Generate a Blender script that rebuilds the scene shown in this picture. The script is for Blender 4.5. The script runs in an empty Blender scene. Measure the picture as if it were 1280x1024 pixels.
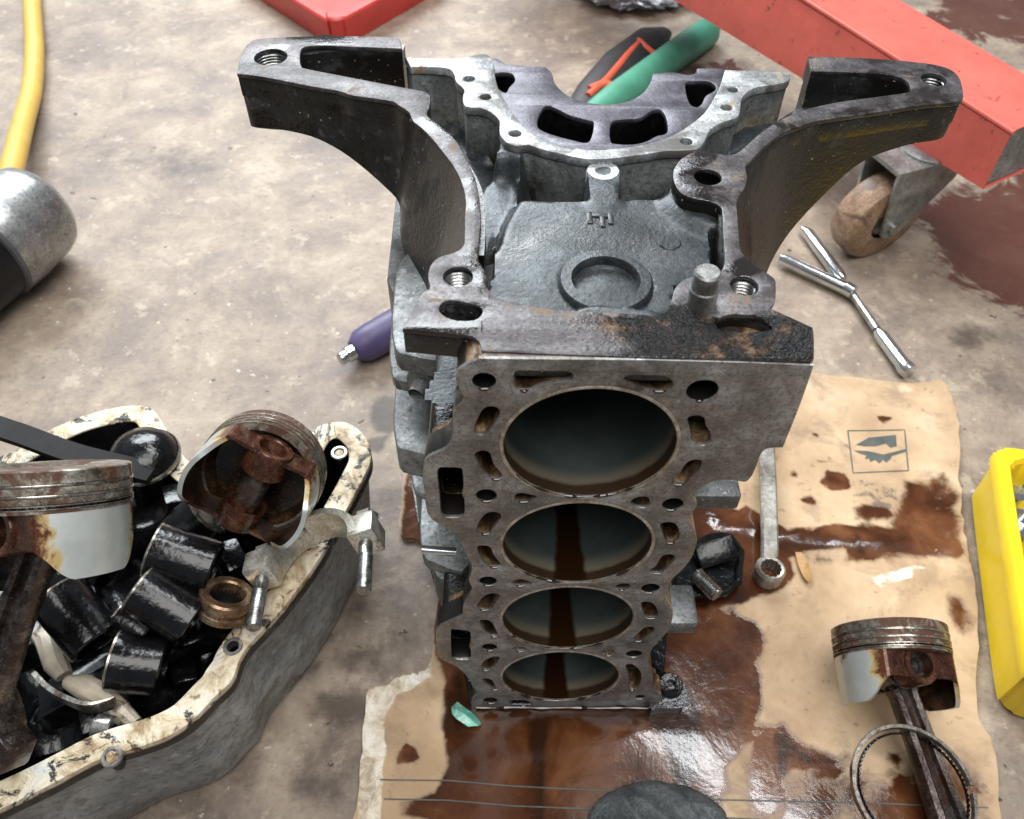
import bpy, bmesh, math, random
import numpy as np
from mathutils import Vector, Matrix
from mathutils.geometry import delaunay_2d_cdt
random.seed(7); np.random.seed(7)
scene = bpy.context.scene
COL = scene.collection
MM = 0.001
# ------------------------------------------------------------------ camera
FPX = 1061.88                                  # focal length in photo pixels (photo 1280 wide)
CAM = np.array([-36.56, -229.33, 586.6])       # millimetres, floor is z = 0, gasket face is y = 0
PITCH, YAW, ROLL = 0.857538, 0.0112937, 0.0144109
_fw = np.array([math.sin(YAW)*math.cos(PITCH), math.cos(YAW)*math.cos(PITCH), -math.sin(PITCH)])
_r = np.cross(_fw, [0, 0, 1]); _r /= np.linalg.norm(_r); _u = np.cross(_r, _fw)
_r, _u = _r*math.cos(ROLL)+_u*math.sin(ROLL), -_r*math.sin(ROLL)+_u*math.cos(ROLL)
cam_data = bpy.data.cameras.new('camera'); cam = bpy.data.objects.new('camera', cam_data); COL.objects.link(cam)
m = Matrix(((_r[0], _u[0], -_fw[0], CAM[0]*MM), (_r[1], _u[1], -_fw[1], CAM[1]*MM), (_r[2], _u[2], -_fw[2], CAM[2]*MM), (0, 0, 0, 1)))
cam.matrix_world = m
cam_data.sensor_fit = 'HORIZONTAL'; cam_data.sensor_width = 36; cam_data.lens = FPX/1280*36
cam_data.clip_start = 0.01; cam_data.clip_end = 50
cam_data.dof.use_dof = True; cam_data.dof.focus_distance = 0.44; cam_data.dof.aperture_fstop = 16
scene.camera = cam
# ------------------------------------------------------------------ world and lamps (workshop)
w = bpy.data.worlds.new('World'); scene.world = w; w.use_nodes = True
bg = w.node_tree.nodes['Background']; bg.inputs[0].default_value = (0.86, 0.93, 1.0, 1); bg.inputs[1].default_value = 0.22
def area(name, loc, target, sx, sy, power, col):
    d = bpy.data.lights.new(name, 'AREA'); d.shape = 'RECTANGLE'; d.size = sx; d.size_y = sy; d.energy = power; d.color = col
    o = bpy.data.objects.new(name, d); COL.objects.link(o); o.location = loc
    o.rotation_euler = (Vector(target)-Vector(loc)).to_track_quat('-Z', 'Y').to_euler()
    return o
area('doorway_light', (-1.0, 2.7, 2.2), (0, 0.25, 0.1), 2.6, 1.6, 195, (0.90, 0.96, 1.0))
area('ceiling_panel_light', (0.15, -0.55, 2.3), (0.0, 0.15, 0.15), 1.9, 1.5, 54, (1.0, 0.985, 0.96))
area('ceiling_tube_light', (0.45, 0.75, 2.2), (0.1, 0.2, 0.1), 1.3, 0.12, 20, (0.95, 0.98, 1.0))
scene.view_settings.view_transform = 'Standard'; scene.view_settings.look = 'None'
scene.view_settings.exposure = 0.0; scene.view_settings.gamma = 1.0
scene.render.engine = 'CYCLES'
# ------------------------------------------------------------------ helpers
def ray(x, y): return _fw+_r*(x-640)/FPX-_u*(y-512)/FPX
def onY(x, y, Y=0.):
    d = ray(x, y); return CAM+d*(Y-CAM[1])/d[1]
def onZ(x, y, Z=0.):
    d = ray(x, y); return CAM+d*(Z-CAM[2])/d[2]
def DK(pts, Y=0.): return [(p[0], p[2]) for p in (onY(x, y, Y) for x, y in pts)]
def PL(pts, Z): return [(p[0], p[1]) for p in (onZ(x, y, Z) for x, y in pts)]
def ZM(ox, oy, s, pts): return [(ox+x/s, oy+y/s) for x, y in pts]
def smooth(pts, n=4, closed=True):
    """Catmull-Rom; a point given twice stays a corner."""
    out = []; N = len(pts)
    for i in range(N if closed else N-1):
        p0, p1, p2, p3 = [np.array(pts[j % N] if closed else pts[max(0, min(N-1, j))], float) for j in (i-1, i, i+1, i+2)]
        if np.abs(p1-p2).max() < 1e-9: continue
        if np.abs(p0-p1).max() < 1e-9: p0 = p1-(p2-p1)*.3
        if np.abs(p3-p2).max() < 1e-9: p3 = p2+(p2-p1)*.3
        for k in range(n):
            t = k/n
            out.append(tuple(.5*((2*p1)+(p2-p0)*t+(2*p0-5*p1+4*p2-p3)*t*t+(3*p1-p0-3*p2+p3)*t**3)))
    if not closed: out.append(tuple(pts[-1]))
    return out
def circ(cx, cy, r, n=24, ry=None): return [(cx+r*math.cos(2*math.pi*k/n), cy+(ry or r)*math.sin(2*math.pi*k/n)) for k in range(n)]
def inpoly(P, poly):
    P = np.asarray(P); x, y = P[:, 0], P[:, 1]; ins = np.zeros(len(P), bool); q = np.asarray(poly); j = len(q)-1
    for i in range(len(q)):
        c = ((q[i, 1] > y) != (q[j, 1] > y)) & (x < (q[j, 0]-q[i, 0])*(y-q[i, 1])/(q[j, 1]-q[i, 1]+1e-12)+q[i, 0])
        ins ^= c; j = i
    return ins
def sdist(P, poly):
    """signed distance, negative inside"""
    P = np.asarray(P, float); q = np.asarray(poly, float); d = np.full(len(P), 1e9)
    for i in range(len(q)):
        a, b = q[i-1], q[i]; ab = b-a; t = np.clip(((P-a)@ab)/(ab@ab+1e-12), 0, 1)
        d = np.minimum(d, np.hypot(*(P-a-t[:, None]*ab).T))
    return np.where(inpoly(P, q), -d, d)
def sstep(a, b, x):
    t = np.clip((x-a)/(b-a), 0, 1); return t*t*(3-2*t)
def empty(name, label, cat, loc=(0, 0, 0), rot=None, group=None):
    o = bpy.data.objects.new(name, None); COL.objects.link(o); o.empty_display_size = .02
    o.location = Vector(loc)*MM
    if rot is not None: o.rotation_euler = rot.to_euler() if isinstance(rot, Matrix) else rot
    o['label'] = label; o['category'] = cat
    if group: o['group'] = group
    return o
def link(name, me, mat, parent=None, label=None, cat=None, group=None, kind=None, ang=35, world=True):
    me.materials.clear(); me.materials.append(mat)
    me.polygons.foreach_set('use_smooth', [True]*len(me.polygons))
    if ang: me.set_sharp_from_angle(angle=math.radians(ang))
    o = bpy.data.objects.new(name, me); COL.objects.link(o)
    if parent is not None:
        o.parent = parent
        if world:
            off = Vector((0, 0, 0)); q = parent
            while q is not None: off += q.location; q = q.parent
            o.location = -off
    if label: o['label'] = label
    if cat: o['category'] = cat
    if group: o['group'] = group
    if kind: o['kind'] = kind
    return o
def mesh(V, F, fix=True):
    me = bpy.data.meshes.new('m'); me.from_pydata([tuple(np.array(v, float)*MM) for v in V], [], [tuple(f) for f in F])
    if fix:
        bm = bmesh.new(); bm.from_mesh(me); bmesh.ops.recalc_face_normals(bm, faces=bm.faces); bm.to_mesh(me); bm.free()
    me.update(); return me
def part(name, V, F, mat, parent=None, **k): return link(name, mesh(V, F), mat, parent, **k)
def join(*vf):
    V, F = [], []
    for v, f in vf:
        n = len(V); V += list(v); F += [tuple(i+n for i in q) for q in f]
    return V, F
def plate_mesh(outer, holes, w0, w1, bevel, axis):
    """bevelled plate with holes; axis 'Z': outline in x,y, thickness z w0..w1; axis 'Y': outline in x,z, thickness y"""
    cu = bpy.data.curves.new('c', 'CURVE'); cu.dimensions = '2D'; cu.fill_mode = 'BOTH'
    for loop in [outer]+list(holes):
        s = cu.splines.new('POLY'); s.points.add(len(loop)-1)
        for p, q in zip(s.points, loop): p.co = (q[0], q[1], 0, 1)
        s.use_cyclic_u = True
    th = abs(w1-w0); cu.extrude = th/2-bevel; cu.bevel_depth = bevel; cu.offset = -bevel; cu.bevel_resolution = 1
    o = bpy.data.objects.new('c', cu); COL.objects.link(o)
    dg = bpy.context.evaluated_depsgraph_get(); dg.update()
    me = bpy.data.meshes.new_from_object(o.evaluated_get(dg)); bpy.data.objects.remove(o); bpy.data.curves.remove(cu)
    n = len(me.vertices); co = np.empty(n*3); me.vertices.foreach_get('co', co); co = co.reshape(-1, 3); mid = (w0+w1)/2
    out = np.stack([co[:, 0], co[:, 1], co[:, 2]+mid], 1) if axis == 'Z' else np.stack([co[:, 0], co[:, 2]+mid, co[:, 1]], 1)
    me.vertices.foreach_set('co', (out*MM).ravel())
    bm = bmesh.new(); bm.from_mesh(me); bmesh.ops.remove_doubles(bm, verts=bm.verts, dist=1e-6)
    bmesh.ops.recalc_face_normals(bm, faces=bm.faces); bm.to_mesh(me); bm.free(); me.update()
    return me
def plate(name, outer, holes, w0, w1, bevel, axis, mat, parent=None, **k):
    return link(name, plate_mesh(outer, holes, w0, w1, bevel, axis), mat, parent, **k)
def prism(poly, z1, depth):
    """vertical prism under a plan polygon with a depth for every corner"""
    n = len(poly); V = [(x, y, z1) for x, y in poly]+[(x, y, z1-d) for (x, y), d in zip(poly, depth)]
    r = delaunay_2d_cdt([Vector(p) for p in poly], [], [list(range(n))], 1, 1e-6)
    idx = {}
    T = [tuple(r[3][i][0] if r[3][i] else 0 for i in f) for f in r[2]]
    F = [t for t in T]+[tuple(i+n for i in reversed(t)) for t in T]+[(i, (i+1) % n, (i+1) % n+n, i+n) for i in range(n)]
    return V, F
def lathe(prof, n=40, axis='Z', c=(0, 0, 0), a0=0, a1=360):
    """profile of (radius, height), turned; open profile"""
    full = abs(a1-a0) >= 359.9; m_ = n if full else n+1; V = []; F = []
    for k in range(m_):
        a = math.radians(a0+(a1-a0)*k/n); ca, sa = math.cos(a), math.sin(a)
        for r, h in prof:
            p = (r*ca, r*sa, h)
            if axis == 'Y': p = (r*ca, h, r*sa)
            if axis == 'X': p = (h, r*ca, r*sa)
            V.append((p[0]+c[0], p[1]+c[1], p[2]+c[2]))
    L = len(prof)
    for k in range(n):
        k2 = (k+1) % m_
        for i in range(L-1): F.append((k*L+i, k2*L+i, k2*L+i+1, k*L+i+1))
    return V, F
def xf(vf, M):
    return [tuple(M @ Vector(v)) for v in vf[0]], vf[1]
def frame(p, d, up=(0, 0, 1)):
    """matrix that puts local Z along d at p"""
    z = Vector(d).normalized(); x = Vector(up).cross(z)
    if x.length < 1e-4: x = Vector((1, 0, 0))
    x.normalize(); y = z.cross(x)
    return Matrix(((x[0], y[0], z[0], p[0]), (x[1], y[1], z[1], p[1]), (x[2], y[2], z[2], p[2]), (0, 0, 0, 1)))
def tube(path, r, n=12, cap=True):
    P = [Vector(p) for p in path]; V = []; F = []; R = r if isinstance(r, (list, tuple)) else [r]*len(P)
    prev = None
    for i, p in enumerate(P):
        t = (P[min(i+1, len(P)-1)]-P[max(i-1, 0)]).normalized()
        if prev is None:
            prev = Vector((0, 0, 1)).cross(t)
            if prev.length < 1e-3: prev = Vector((1, 0, 0))
        x = (prev-t*prev.dot(t)).normalized(); y = t.cross(x); prev = x
        for k in range(n):
            a = 2*math.pi*k/n; V.append(tuple(p+(x*math.cos(a)+y*math.sin(a))*R[i]))
    for i in range(len(P)-1):
        for k in range(n): F.append((i*n+k, i*n+(k+1) % n, (i+1)*n+(k+1) % n, (i+1)*n+k))
    if cap: F += [tuple(range(n))[::-1], tuple(range((len(P)-1)*n, len(P)*n))]
    return V, F
def box(x0, x1, y0, y1, z0, z1, bev=0.):
    if bev <= 0:
        V = [(x, y, z) for x in (x0, x1) for y in (y0, y1) for z in (z0, z1)]
        return V, [(0, 1, 3, 2), (4, 6, 7, 5), (0, 4, 5, 1), (2, 3, 7, 6), (0, 2, 6, 4), (1, 5, 7, 3)]
    bm = bmesh.new(); bmesh.ops.create_cube(bm, size=1)
    for v in bm.verts: v.co = Vector(((x0+x1)/2+v.co.x*(x1-x0), (y0+y1)/2+v.co.y*(y1-y0), (z0+z1)/2+v.co.z*(z1-z0)))
    bmesh.ops.bevel(bm, geom=bm.edges[:], offset=bev, segments=2, affect='EDGES', profile=.5)
    bm.verts.index_update(); V = [tuple(v.co) for v in bm.verts]; F = [tuple(v.index for v in f.verts) for f in bm.faces]; bm.free()
    return V, F
def loft(loops, close_ends=True):
    n = len(loops[0]); V = [p for L in loops for p in L]; F = []
    for i in range(len(loops)-1):
        for k in range(n): F.append((i*n+k, i*n+(k+1) % n, (i+1)*n+(k+1) % n, (i+1)*n+k))
    if close_ends: F += [tuple(range(n))[::-1], tuple(range((len(loops)-1)*n, len(loops)*n))]
    return V, F
# ------------------------------------------------------------------ materials
def nodes(name):
    mt = bpy.data.materials.new(name); mt.use_nodes = True; nt = mt.node_tree; b = nt.nodes['Principled BSDF']
    return mt, nt, b
class NB:
    def __init__(s, nt): s.nt = nt; s.tc = nt.nodes.new('ShaderNodeTexCoord')
    def n(s, t, **k):
        x = s.nt.nodes.new(t)
        for a, v in k.items(): setattr(x, a, v)
        return x
    def put(s, sock, v):
        if hasattr(v, 'is_linked') or hasattr(v, 'links'): s.nt.links.new(v, sock)
        else: sock.default_value = v
    def noise(s, scale, detail=6, rough=.6, dist=0., vec=None):
        x = s.n('ShaderNodeTexNoise'); s.put(x.inputs['Vector'], vec or s.tc.outputs['Object'])
        x.inputs['Scale'].default_value = scale; x.inputs['Detail'].default_value = detail; x.inputs['Roughness'].default_value = rough; x.inputs['Distortion'].default_value = dist
        return x.outputs['Fac']
    def voro(s, scale, feat='F1'):
        x = s.n('ShaderNodeTexVoronoi', feature=feat); s.put(x.inputs['Vector'], s.tc.outputs['Object']); x.inputs['Scale'].default_value = scale
        return x.outputs['Distance']
    def ramp(s, fac, stops):
        x = s.n('ShaderNodeValToRGB'); s.put(x.inputs[0], fac); e = x.color_ramp.elements
        while len(e) < len(stops): e.new(.5)
        for q, (p, c) in zip(e, stops):
            q.position = p; q.color = (*c, 1) if isinstance(c, tuple) else (c, c, c, 1)
        return x.outputs[0]
    def step(s, fac, a, b):
        x = s.n('ShaderNodeMapRange', interpolation_type='SMOOTHSTEP'); s.put(x.inputs[0], fac); x.inputs[1].default_value = a; x.inputs[2].default_value = b
        return x.outputs[0]
    def math(s, op, a, b=0.):
        x = s.n('ShaderNodeMath', operation=op); s.put(x.inputs[0], a); s.put(x.inputs[1], b); return x.outputs[0]
    def mix(s, f, a, b):
        x = s.n('ShaderNodeMix', data_type='RGBA'); s.put(x.inputs[0], f)
        s.put(x.inputs[6], (*a, 1) if isinstance(a, tuple) else a); s.put(x.inputs[7], (*b, 1) if isinstance(b, tuple) else b); return x.outputs[2]
    def mixf(s, f, a, b):
        x = s.n('ShaderNodeMix', data_type='FLOAT'); s.put(x.inputs[0], f); s.put(x.inputs[2], a); s.put(x.inputs[3], b); return x.outputs[0]
    def attr(s, name):
        x = s.n('ShaderNodeAttribute'); x.attribute_name = name; return x.outputs['Fac']
    def bump(s, h, strength, dist):
        x = s.n('ShaderNodeBump'); s.put(x.inputs['Height'], h); x.inputs['Strength'].default_value = strength; x.inputs['Distance'].default_value = dist; return x.outputs[0]
    def xyz(s):
        x = s.n('ShaderNodeSeparateXYZ'); s.put(x.inputs[0], s.tc.outputs['Object']); return x.outputs
def grime(name, base, dark, light, scale=60, metal=.7, rough=(.35, .6), oil=None, oil_lo=.55, oil_hi=.62, oil_rough=.12, oil_scale=22,
          rust=None, rust_lo=.62, rust_hi=.7, rust_scale=45, bump=.25, bdist=.0006, bscale=500, dots=None):
    """worn workshop metal: mottled base, patches of oil, patches of rust or scale, fine relief"""
    mt, nt, b = nodes(name); B = NB(nt)
    c = B.ramp(B.noise(scale, 8, .65, .3), [(.36, dark), (.5, base), (.65, light)])
    c = B.mix(B.math('MULTIPLY', B.step(B.noise(scale*5, 6, .75), .38, .68), .62), c, dark)
    c = B.mix(B.math('MULTIPLY', B.step(B.noise(scale*16, 4, .7), .50, .62), .55), c, tuple(x*.45 for x in dark))
    c = B.mix(B.math('MULTIPLY', B.step(B.noise(scale*11, 5, .7), .56, .70), .5), c, tuple(min(1., x*1.25) for x in light))
    r = B.mixf(B.noise(scale*2, 5), rough[0], rough[1]); mtl = metal; mo = None
    if rust:
        f = B.step(B.noise(rust_scale, 8, .7, .5), rust_lo, rust_hi); c = B.mix(f, c, rust); r = B.mixf(f, r, .75); mtl = B.mixf(f, metal, 0.)
    if oil:
        f = B.step(B.noise(oil_scale, 7, .6, .6), oil_lo, oil_hi); c = B.mix(f, c, oil); r = B.mixf(f, r, oil_rough); mtl = B.mixf(f, mtl, 0.)
    if dots:
        f = B.step(B.noise(bscale*.8, 2, .5), .715, .74); c = B.mix(f, c, dots); mtl = B.mixf(f, mtl, 0.)
    B.put(b.inputs['Base Color'], c); B.put(b.inputs['Roughness'], r); B.put(b.inputs['Metallic'], mtl)
    h = B.math('ADD', B.noise(bscale, 4, .6), B.noise(bscale*.2, 4, .6))
    B.put(b.inputs['Normal'], B.bump(h, bump, bdist))
    return mt
def plain(name, col, rough=.5, metal=0., var=.25, scale=80, bump=.1, bscale=600, dirt=None, dirt_lo=.58, dirt_hi=.68, dirt_scale=40, coat=0., spec=.5):
    mt, nt, b = nodes(name); B = NB(nt)
    d = tuple(x*(1-var) for x in col); l = tuple(min(1, x*(1+var*.6)) for x in col)
    c = B.ramp(B.noise(scale, 7, .65), [(.3, d), (.7, l)])
    r = B.mixf(B.noise(scale*1.7, 4), max(.03, rough-.1), rough+.12)
    if dirt:
        f = B.step(B.noise(dirt_scale, 8, .7, .4), dirt_lo, dirt_hi); c = B.mix(f, c, dirt)
    B.put(b.inputs['Base Color'], c); B.put(b.inputs['Roughness'], r); b.inputs['Metallic'].default_value = metal; b.inputs['Coat Weight'].default_value = coat
    B.put(b.inputs['Normal'], B.bump(B.noise(bscale, 4, .6), bump, .0005)); b.inputs['Specular IOR Level'].default_value = spec
    return mt
BLK = (.006, .006, .007); BRN = (.030, .014, .006)
M = {}
M['deck'] = grime('machined_gasket_face', (.255, .245, .235), (.125, .115, .103), (.45, .45, .46), scale=34, metal=.55, rough=(.22, .44), rust=(.13, .085, .045), rust_lo=.60, rust_hi=.70, rust_scale=60, oil=(.05, .04, .034), oil_lo=.56, oil_hi=.7, oil_scale=26, oil_rough=.14, bump=.3, bdist=.0005, bscale=420, dots=(.03, .022, .016))
nt = M['deck'].node_tree; b = nt.nodes['Principled BSDF']; B = NB(nt); X = B.xyz()
rectm = B.math('SUBTRACT', 1., B.step(X[0], -.053, -.051)); inside = B.step(X[1], .0010, .0022); oc_ = b.inputs['Base Color'].links[0].from_socket; om_ = b.inputs['Metallic'].links[0].from_socket
dep_ = B.ramp(B.noise(95, 7, .68, .4), [(.38, (.018, .012, .008)), (.5, (.075, .042, .02)), (.58, (.17, .105, .055)), (.68, (.36, .26, .15))])
dep_ = B.mix(rectm, dep_, (.012, .011, .010)); B.put(b.inputs['Base Color'], B.mix(inside, oc_, dep_)); B.put(b.inputs['Metallic'], B.mixf(inside, om_, 0.))
M['flange'] = grime('dark_flange_face', (.155, .14, .145), (.075, .066, .066), (.25, .235, .24), scale=55, metal=.45, rough=(.36, .6), rust=(.13, .085, .055), rust_lo=.6, rust_hi=.68, oil=(.02, .015, .013), oil_lo=.6, oil_hi=.68, oil_scale=30, bump=.3, bscale=420)
M['web'] = grime('cast_recess', (.040, .047, .052), (.017, .02, .022), (.085, .098, .106), scale=20, metal=.35, rough=(.26, .5), oil=(.022, .02, .018), oil_lo=.56, oil_hi=.72, oil_scale=16, bump=.4, bdist=.0006, bscale=480)
M['wall'] = grime('grimy_cast_wall', (.034, .035, .037), (.012, .011, .010), (.13, .14, .148), scale=15, metal=.3, rough=(.34, .6), oil=(.008, .007, .0055), oil_lo=.43, oil_hi=.50, oil_scale=15, oil_rough=.2, bump=.5, bdist=.0008, bscale=420, dots=(.28, .25, .20))
M['seal'] = grime('bright_seal_face', (.42, .44, .455), (.19, .195, .195), (.72, .74, .76), scale=42, metal=.45, rough=(.3, .5), rust=(.26, .19, .12), rust_lo=.56, rust_hi=.64, rust_scale=40, oil=(.12, .115, .11), oil_lo=.50, oil_hi=.60, oil_rough=.3, oil_scale=30, bump=.5, bscale=300)
M['alu'] = grime('cast_aluminium', (.24, .25, .25), (.11, .115, .115), (.42, .44, .44), scale=24, metal=.45, rough=(.35, .6), oil=(.035, .03, .024), oil_lo=.56, oil_hi=.66, oil_scale=18, rust=(.17, .12, .08), rust_lo=.63, rust_hi=.72, bump=.45, bscale=420)
M['saddle'] = grime('saddle_face', (.095, .088, .108), (.045, .041, .05), (.17, .16, .19), scale=48, metal=.45, rough=(.3, .55), rust=(.10, .06, .04), rust_lo=.66, rust_hi=.72, bump=.3)
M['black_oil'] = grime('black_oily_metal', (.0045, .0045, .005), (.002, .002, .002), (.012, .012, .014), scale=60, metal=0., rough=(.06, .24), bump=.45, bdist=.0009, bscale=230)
M['steel'] = grime('bare_steel', (.48, .48, .46), (.26, .25, .23), (.68, .68, .66), scale=90, metal=.9, rough=(.2, .4), rust=(.2, .15, .1), rust_lo=.66, rust_hi=.74, bump=.12)
M['thread'] = grime('threaded_steel', (.34, .35, .34), (.12, .12, .12), (.6, .6, .6), scale=160, metal=.9, rough=(.18, .38), bump=.1)
M['rustin'] = grime('coolant_scale', (.15, .085, .042), (.035, .022, .014), (.40, .28, .15), scale=110, metal=0., rough=(.35, .7), oil=(.02, .012, .008), oil_lo=.5, oil_hi=.6, oil_scale=50, bump=.5)
M['hole'] = plain('bore_shade', (.014, .013, .012), .35, .3)  # near-black colour that paints in the shade inside holes
M['chrome'] = plain('chrome', (.62, .64, .64), .16, .95, .15, 120, .06)
# ------------------------------------------------------------------ floor
T = 352.0
def field(P, polys):
    """stain strength from (outline, softness, weight) in plan mm"""
    f = np.zeros(len(P))
    for poly, soft, wt in polys:
        f = np.maximum(f, wt*(1-sstep(-soft, soft, sdist(P, poly))))
    return f
def set_attr(me, name, vals):
    a = me.attributes.new(name, 'FLOAT', 'POINT'); a.data.foreach_set('value', np.asarray(vals, np.float32))
def grid(x0, x1, y0, y1, st):
    xs = np.arange(x0, x1+st/2, st); ys = np.arange(y0, y1+st/2, st); X, Y = np.meshgrid(xs, ys); n = len(xs)
    P = np.stack([X.ravel(), Y.ravel()], 1)
    F = [(j*n+i, j*n+i+1, (j+1)*n+i+1, (j+1)*n+i) for j in range(len(ys)-1) for i in range(n-1)]
    return P, F
def blob(px, py, rx, ry=None, Z=0., n=16, jit=.18):
    c = onZ(px, py, Z); e = onZ(px+rx, py, Z); g = onZ(px, py+(ry or rx), Z); rx = abs(e[0]-c[0]); ry = abs(g[1]-c[1])
    return [(c[0]+rx*(1+random.uniform(-jit, jit))*math.cos(2*math.pi*k/n), c[1]+ry*(1+random.uniform(-jit, jit))*math.sin(2*math.pi*k/n)) for k in range(n)]
xs = np.unique(np.concatenate([np.linspace(-1900, -900, 12), np.arange(-900, 901, 8.), np.linspace(900, 1900, 12)])); ys = np.unique(np.concatenate([np.linspace(-700, -120, 8), np.arange(-120, 1241, 8.), np.linspace(1240, 2600, 14)]))
X_, Y_ = np.meshgrid(xs, ys); P = np.stack([X_.ravel(), Y_.ravel()], 1); n = len(xs)
F = [(j*n+i, j*n+i+1, (j+1)*n+i+1, (j+1)*n+i) for j in range(len(ys)-1) for i in range(n-1)]
wet = field(P, [(PL([(1130, 250), (1200, 240), (1300, 210), (1420, 260), (1420, 420), (1290, 395), (1230, 370), (1170, 330)], 0), 55, 1.), (blob(1240, 20, 90, 40), 60, .8), (blob(900, 90, 60, 25), 50, .55)])
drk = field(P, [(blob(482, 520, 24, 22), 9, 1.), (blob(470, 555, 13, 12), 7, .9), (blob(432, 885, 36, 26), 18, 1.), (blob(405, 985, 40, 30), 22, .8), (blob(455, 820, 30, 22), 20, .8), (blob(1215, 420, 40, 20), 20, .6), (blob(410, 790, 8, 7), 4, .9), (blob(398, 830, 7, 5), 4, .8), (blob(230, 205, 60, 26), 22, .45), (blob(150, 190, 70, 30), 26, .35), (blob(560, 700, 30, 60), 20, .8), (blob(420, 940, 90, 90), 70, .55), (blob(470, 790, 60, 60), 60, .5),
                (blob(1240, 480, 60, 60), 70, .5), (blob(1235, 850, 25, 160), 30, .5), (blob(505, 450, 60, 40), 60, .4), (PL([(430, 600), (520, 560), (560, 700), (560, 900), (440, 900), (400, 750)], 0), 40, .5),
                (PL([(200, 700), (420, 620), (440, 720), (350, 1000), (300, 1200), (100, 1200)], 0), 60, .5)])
me = mesh([(x, y, 0) for x, y in P], F, fix=False); set_attr(me, 'wet', wet); set_attr(me, 'drk', drk)
mt, nt, b = nodes('stained_concrete'); B = NB(nt)
big = B.noise(5.5, 9, .62, .8); mid = B.noise(24, 8, .68, .5); fine = B.noise(160, 6, .7)
patch = B.noise(13, 10, .74, .35)
c = B.ramp(B.math('ADD', B.math('MULTIPLY', big, .40), B.math('MULTIPLY', patch, .60)), [(.36, (.14, .105, .085)), (.45, (.225, .172, .132)), (.52, (.30, .235, .175)), (.60, (.39, .315, .24)), (.72, (.47, .40, .325))])
c = B.mix(B.math('MULTIPLY', B.step(B.noise(10, 10, .72, .3), .49, .60), .42), c, (.15, .118, .105))
c = B.mix(B.math('MULTIPLY', B.step(B.noise(33, 8, .72, .2), .56, .64), .6), c, (.46, .38, .29))
c = B.mix(B.math('MULTIPLY', B.step(fine, .5, .70), .4), c, (.09, .07, .06))
c = B.mix(B.step(B.noise(75, 3, .5), .70, .74), c, (.06, .048, .042))
c = B.mix(B.math('MULTIPLY', B.step(B.noise(140, 3, .5), .69, .73), .7), c, (.56, .51, .45))
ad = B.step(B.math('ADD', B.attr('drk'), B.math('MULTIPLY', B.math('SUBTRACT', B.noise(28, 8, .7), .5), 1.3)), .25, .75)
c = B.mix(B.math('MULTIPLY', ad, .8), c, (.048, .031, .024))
aw = B.step(B.math('ADD', B.attr('wet'), B.math('MULTIPLY', B.math('SUBTRACT', B.noise(20, 8, .68, .9), .5), 1.9)), .42, .68)
c = B.mix(B.math('MULTIPLY', aw, .9), c, (.085, .022, .014))
B.put(b.inputs['Base Color'], c); B.put(b.inputs['Roughness'], B.mixf(aw, B.mixf(big, .45, .68), .16))
B.put(b.inputs['Normal'], B.bump(B.math('ADD', B.math('MULTIPLY', mid, .7), B.math('MULTIPLY', fine, .45)), .5, .003))
link('floor', me, mt, kind='structure', ang=0)
# ------------------------------------------------------------------ cardboard sheet
CZ = 4.0
CB = [(1000, 466), (1060, 472), (1137, 480), (1160, 477), (1181, 478), (1190, 500), (1197, 530), (1199, 600), (1203, 650), (1208, 690), (1217, 720), (1221, 790), (1222, 890), (1240, 930), (1252, 1024), (1262, 1130),
      (900, 1140), (600, 1140), (430, 1130), (446, 1010), (452, 940), (458, 870), (478, 858), (500, 846), (520, 842), (538, 828), (545, 770), (552, 700), (520, 675), (500, 668), (503, 620), (507, 572), (540, 560), (700, 520), (900, 470)]
cb = PL(smooth(CB, 5), CZ); cb = [(x+random.gauss(0, .7), y+random.gauss(0, .7)) for x, y in cb]
Pg, _ = grid(-250, 460, -160, 400, 7); Pg = Pg+np.random.uniform(-1.5, 1.5, Pg.shape); Pg = Pg[sdist(Pg, cb) < -4]
n = len(cb); r = delaunay_2d_cdt([Vector(p) for p in cb]+[Vector(p) for p in Pg], [], [list(range(n))], 1, 1e-5)
P2 = np.array([tuple(v) for v in r[0]]); tri = [tuple(f) for f in r[2]]
cr = np.array(PL([(860, 640), (960, 662), (1205, 686)], CZ)); d_cr = np.full(len(P2), 1e9)
for a, b_ in zip(cr[:-1], cr[1:]):
    ab = b_-a; t = np.clip(((P2-a)@ab)/(ab@ab), 0, 1); d_cr = np.minimum(d_cr, np.hypot(*(P2-a-t[:, None]*ab).T))
edge = -sdist(P2, cb)
hz = CZ+3.2*np.exp(-(d_cr/7)**2)+1.1*np.sin(P2[:, 0]/37)*np.cos(P2[:, 1]/29)*sstep(0, 40, edge)+1.5*(1-sstep(0, 22, edge))*np.abs(np.sin(P2[:, 0]/15+P2[:, 1]/19))
under = (np.abs(P2[:, 0]-5) < 125) & (P2[:, 1] > -12) & (P2[:, 1] < 250)
hz = np.where(under, np.minimum(hz, CZ), hz)
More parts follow.
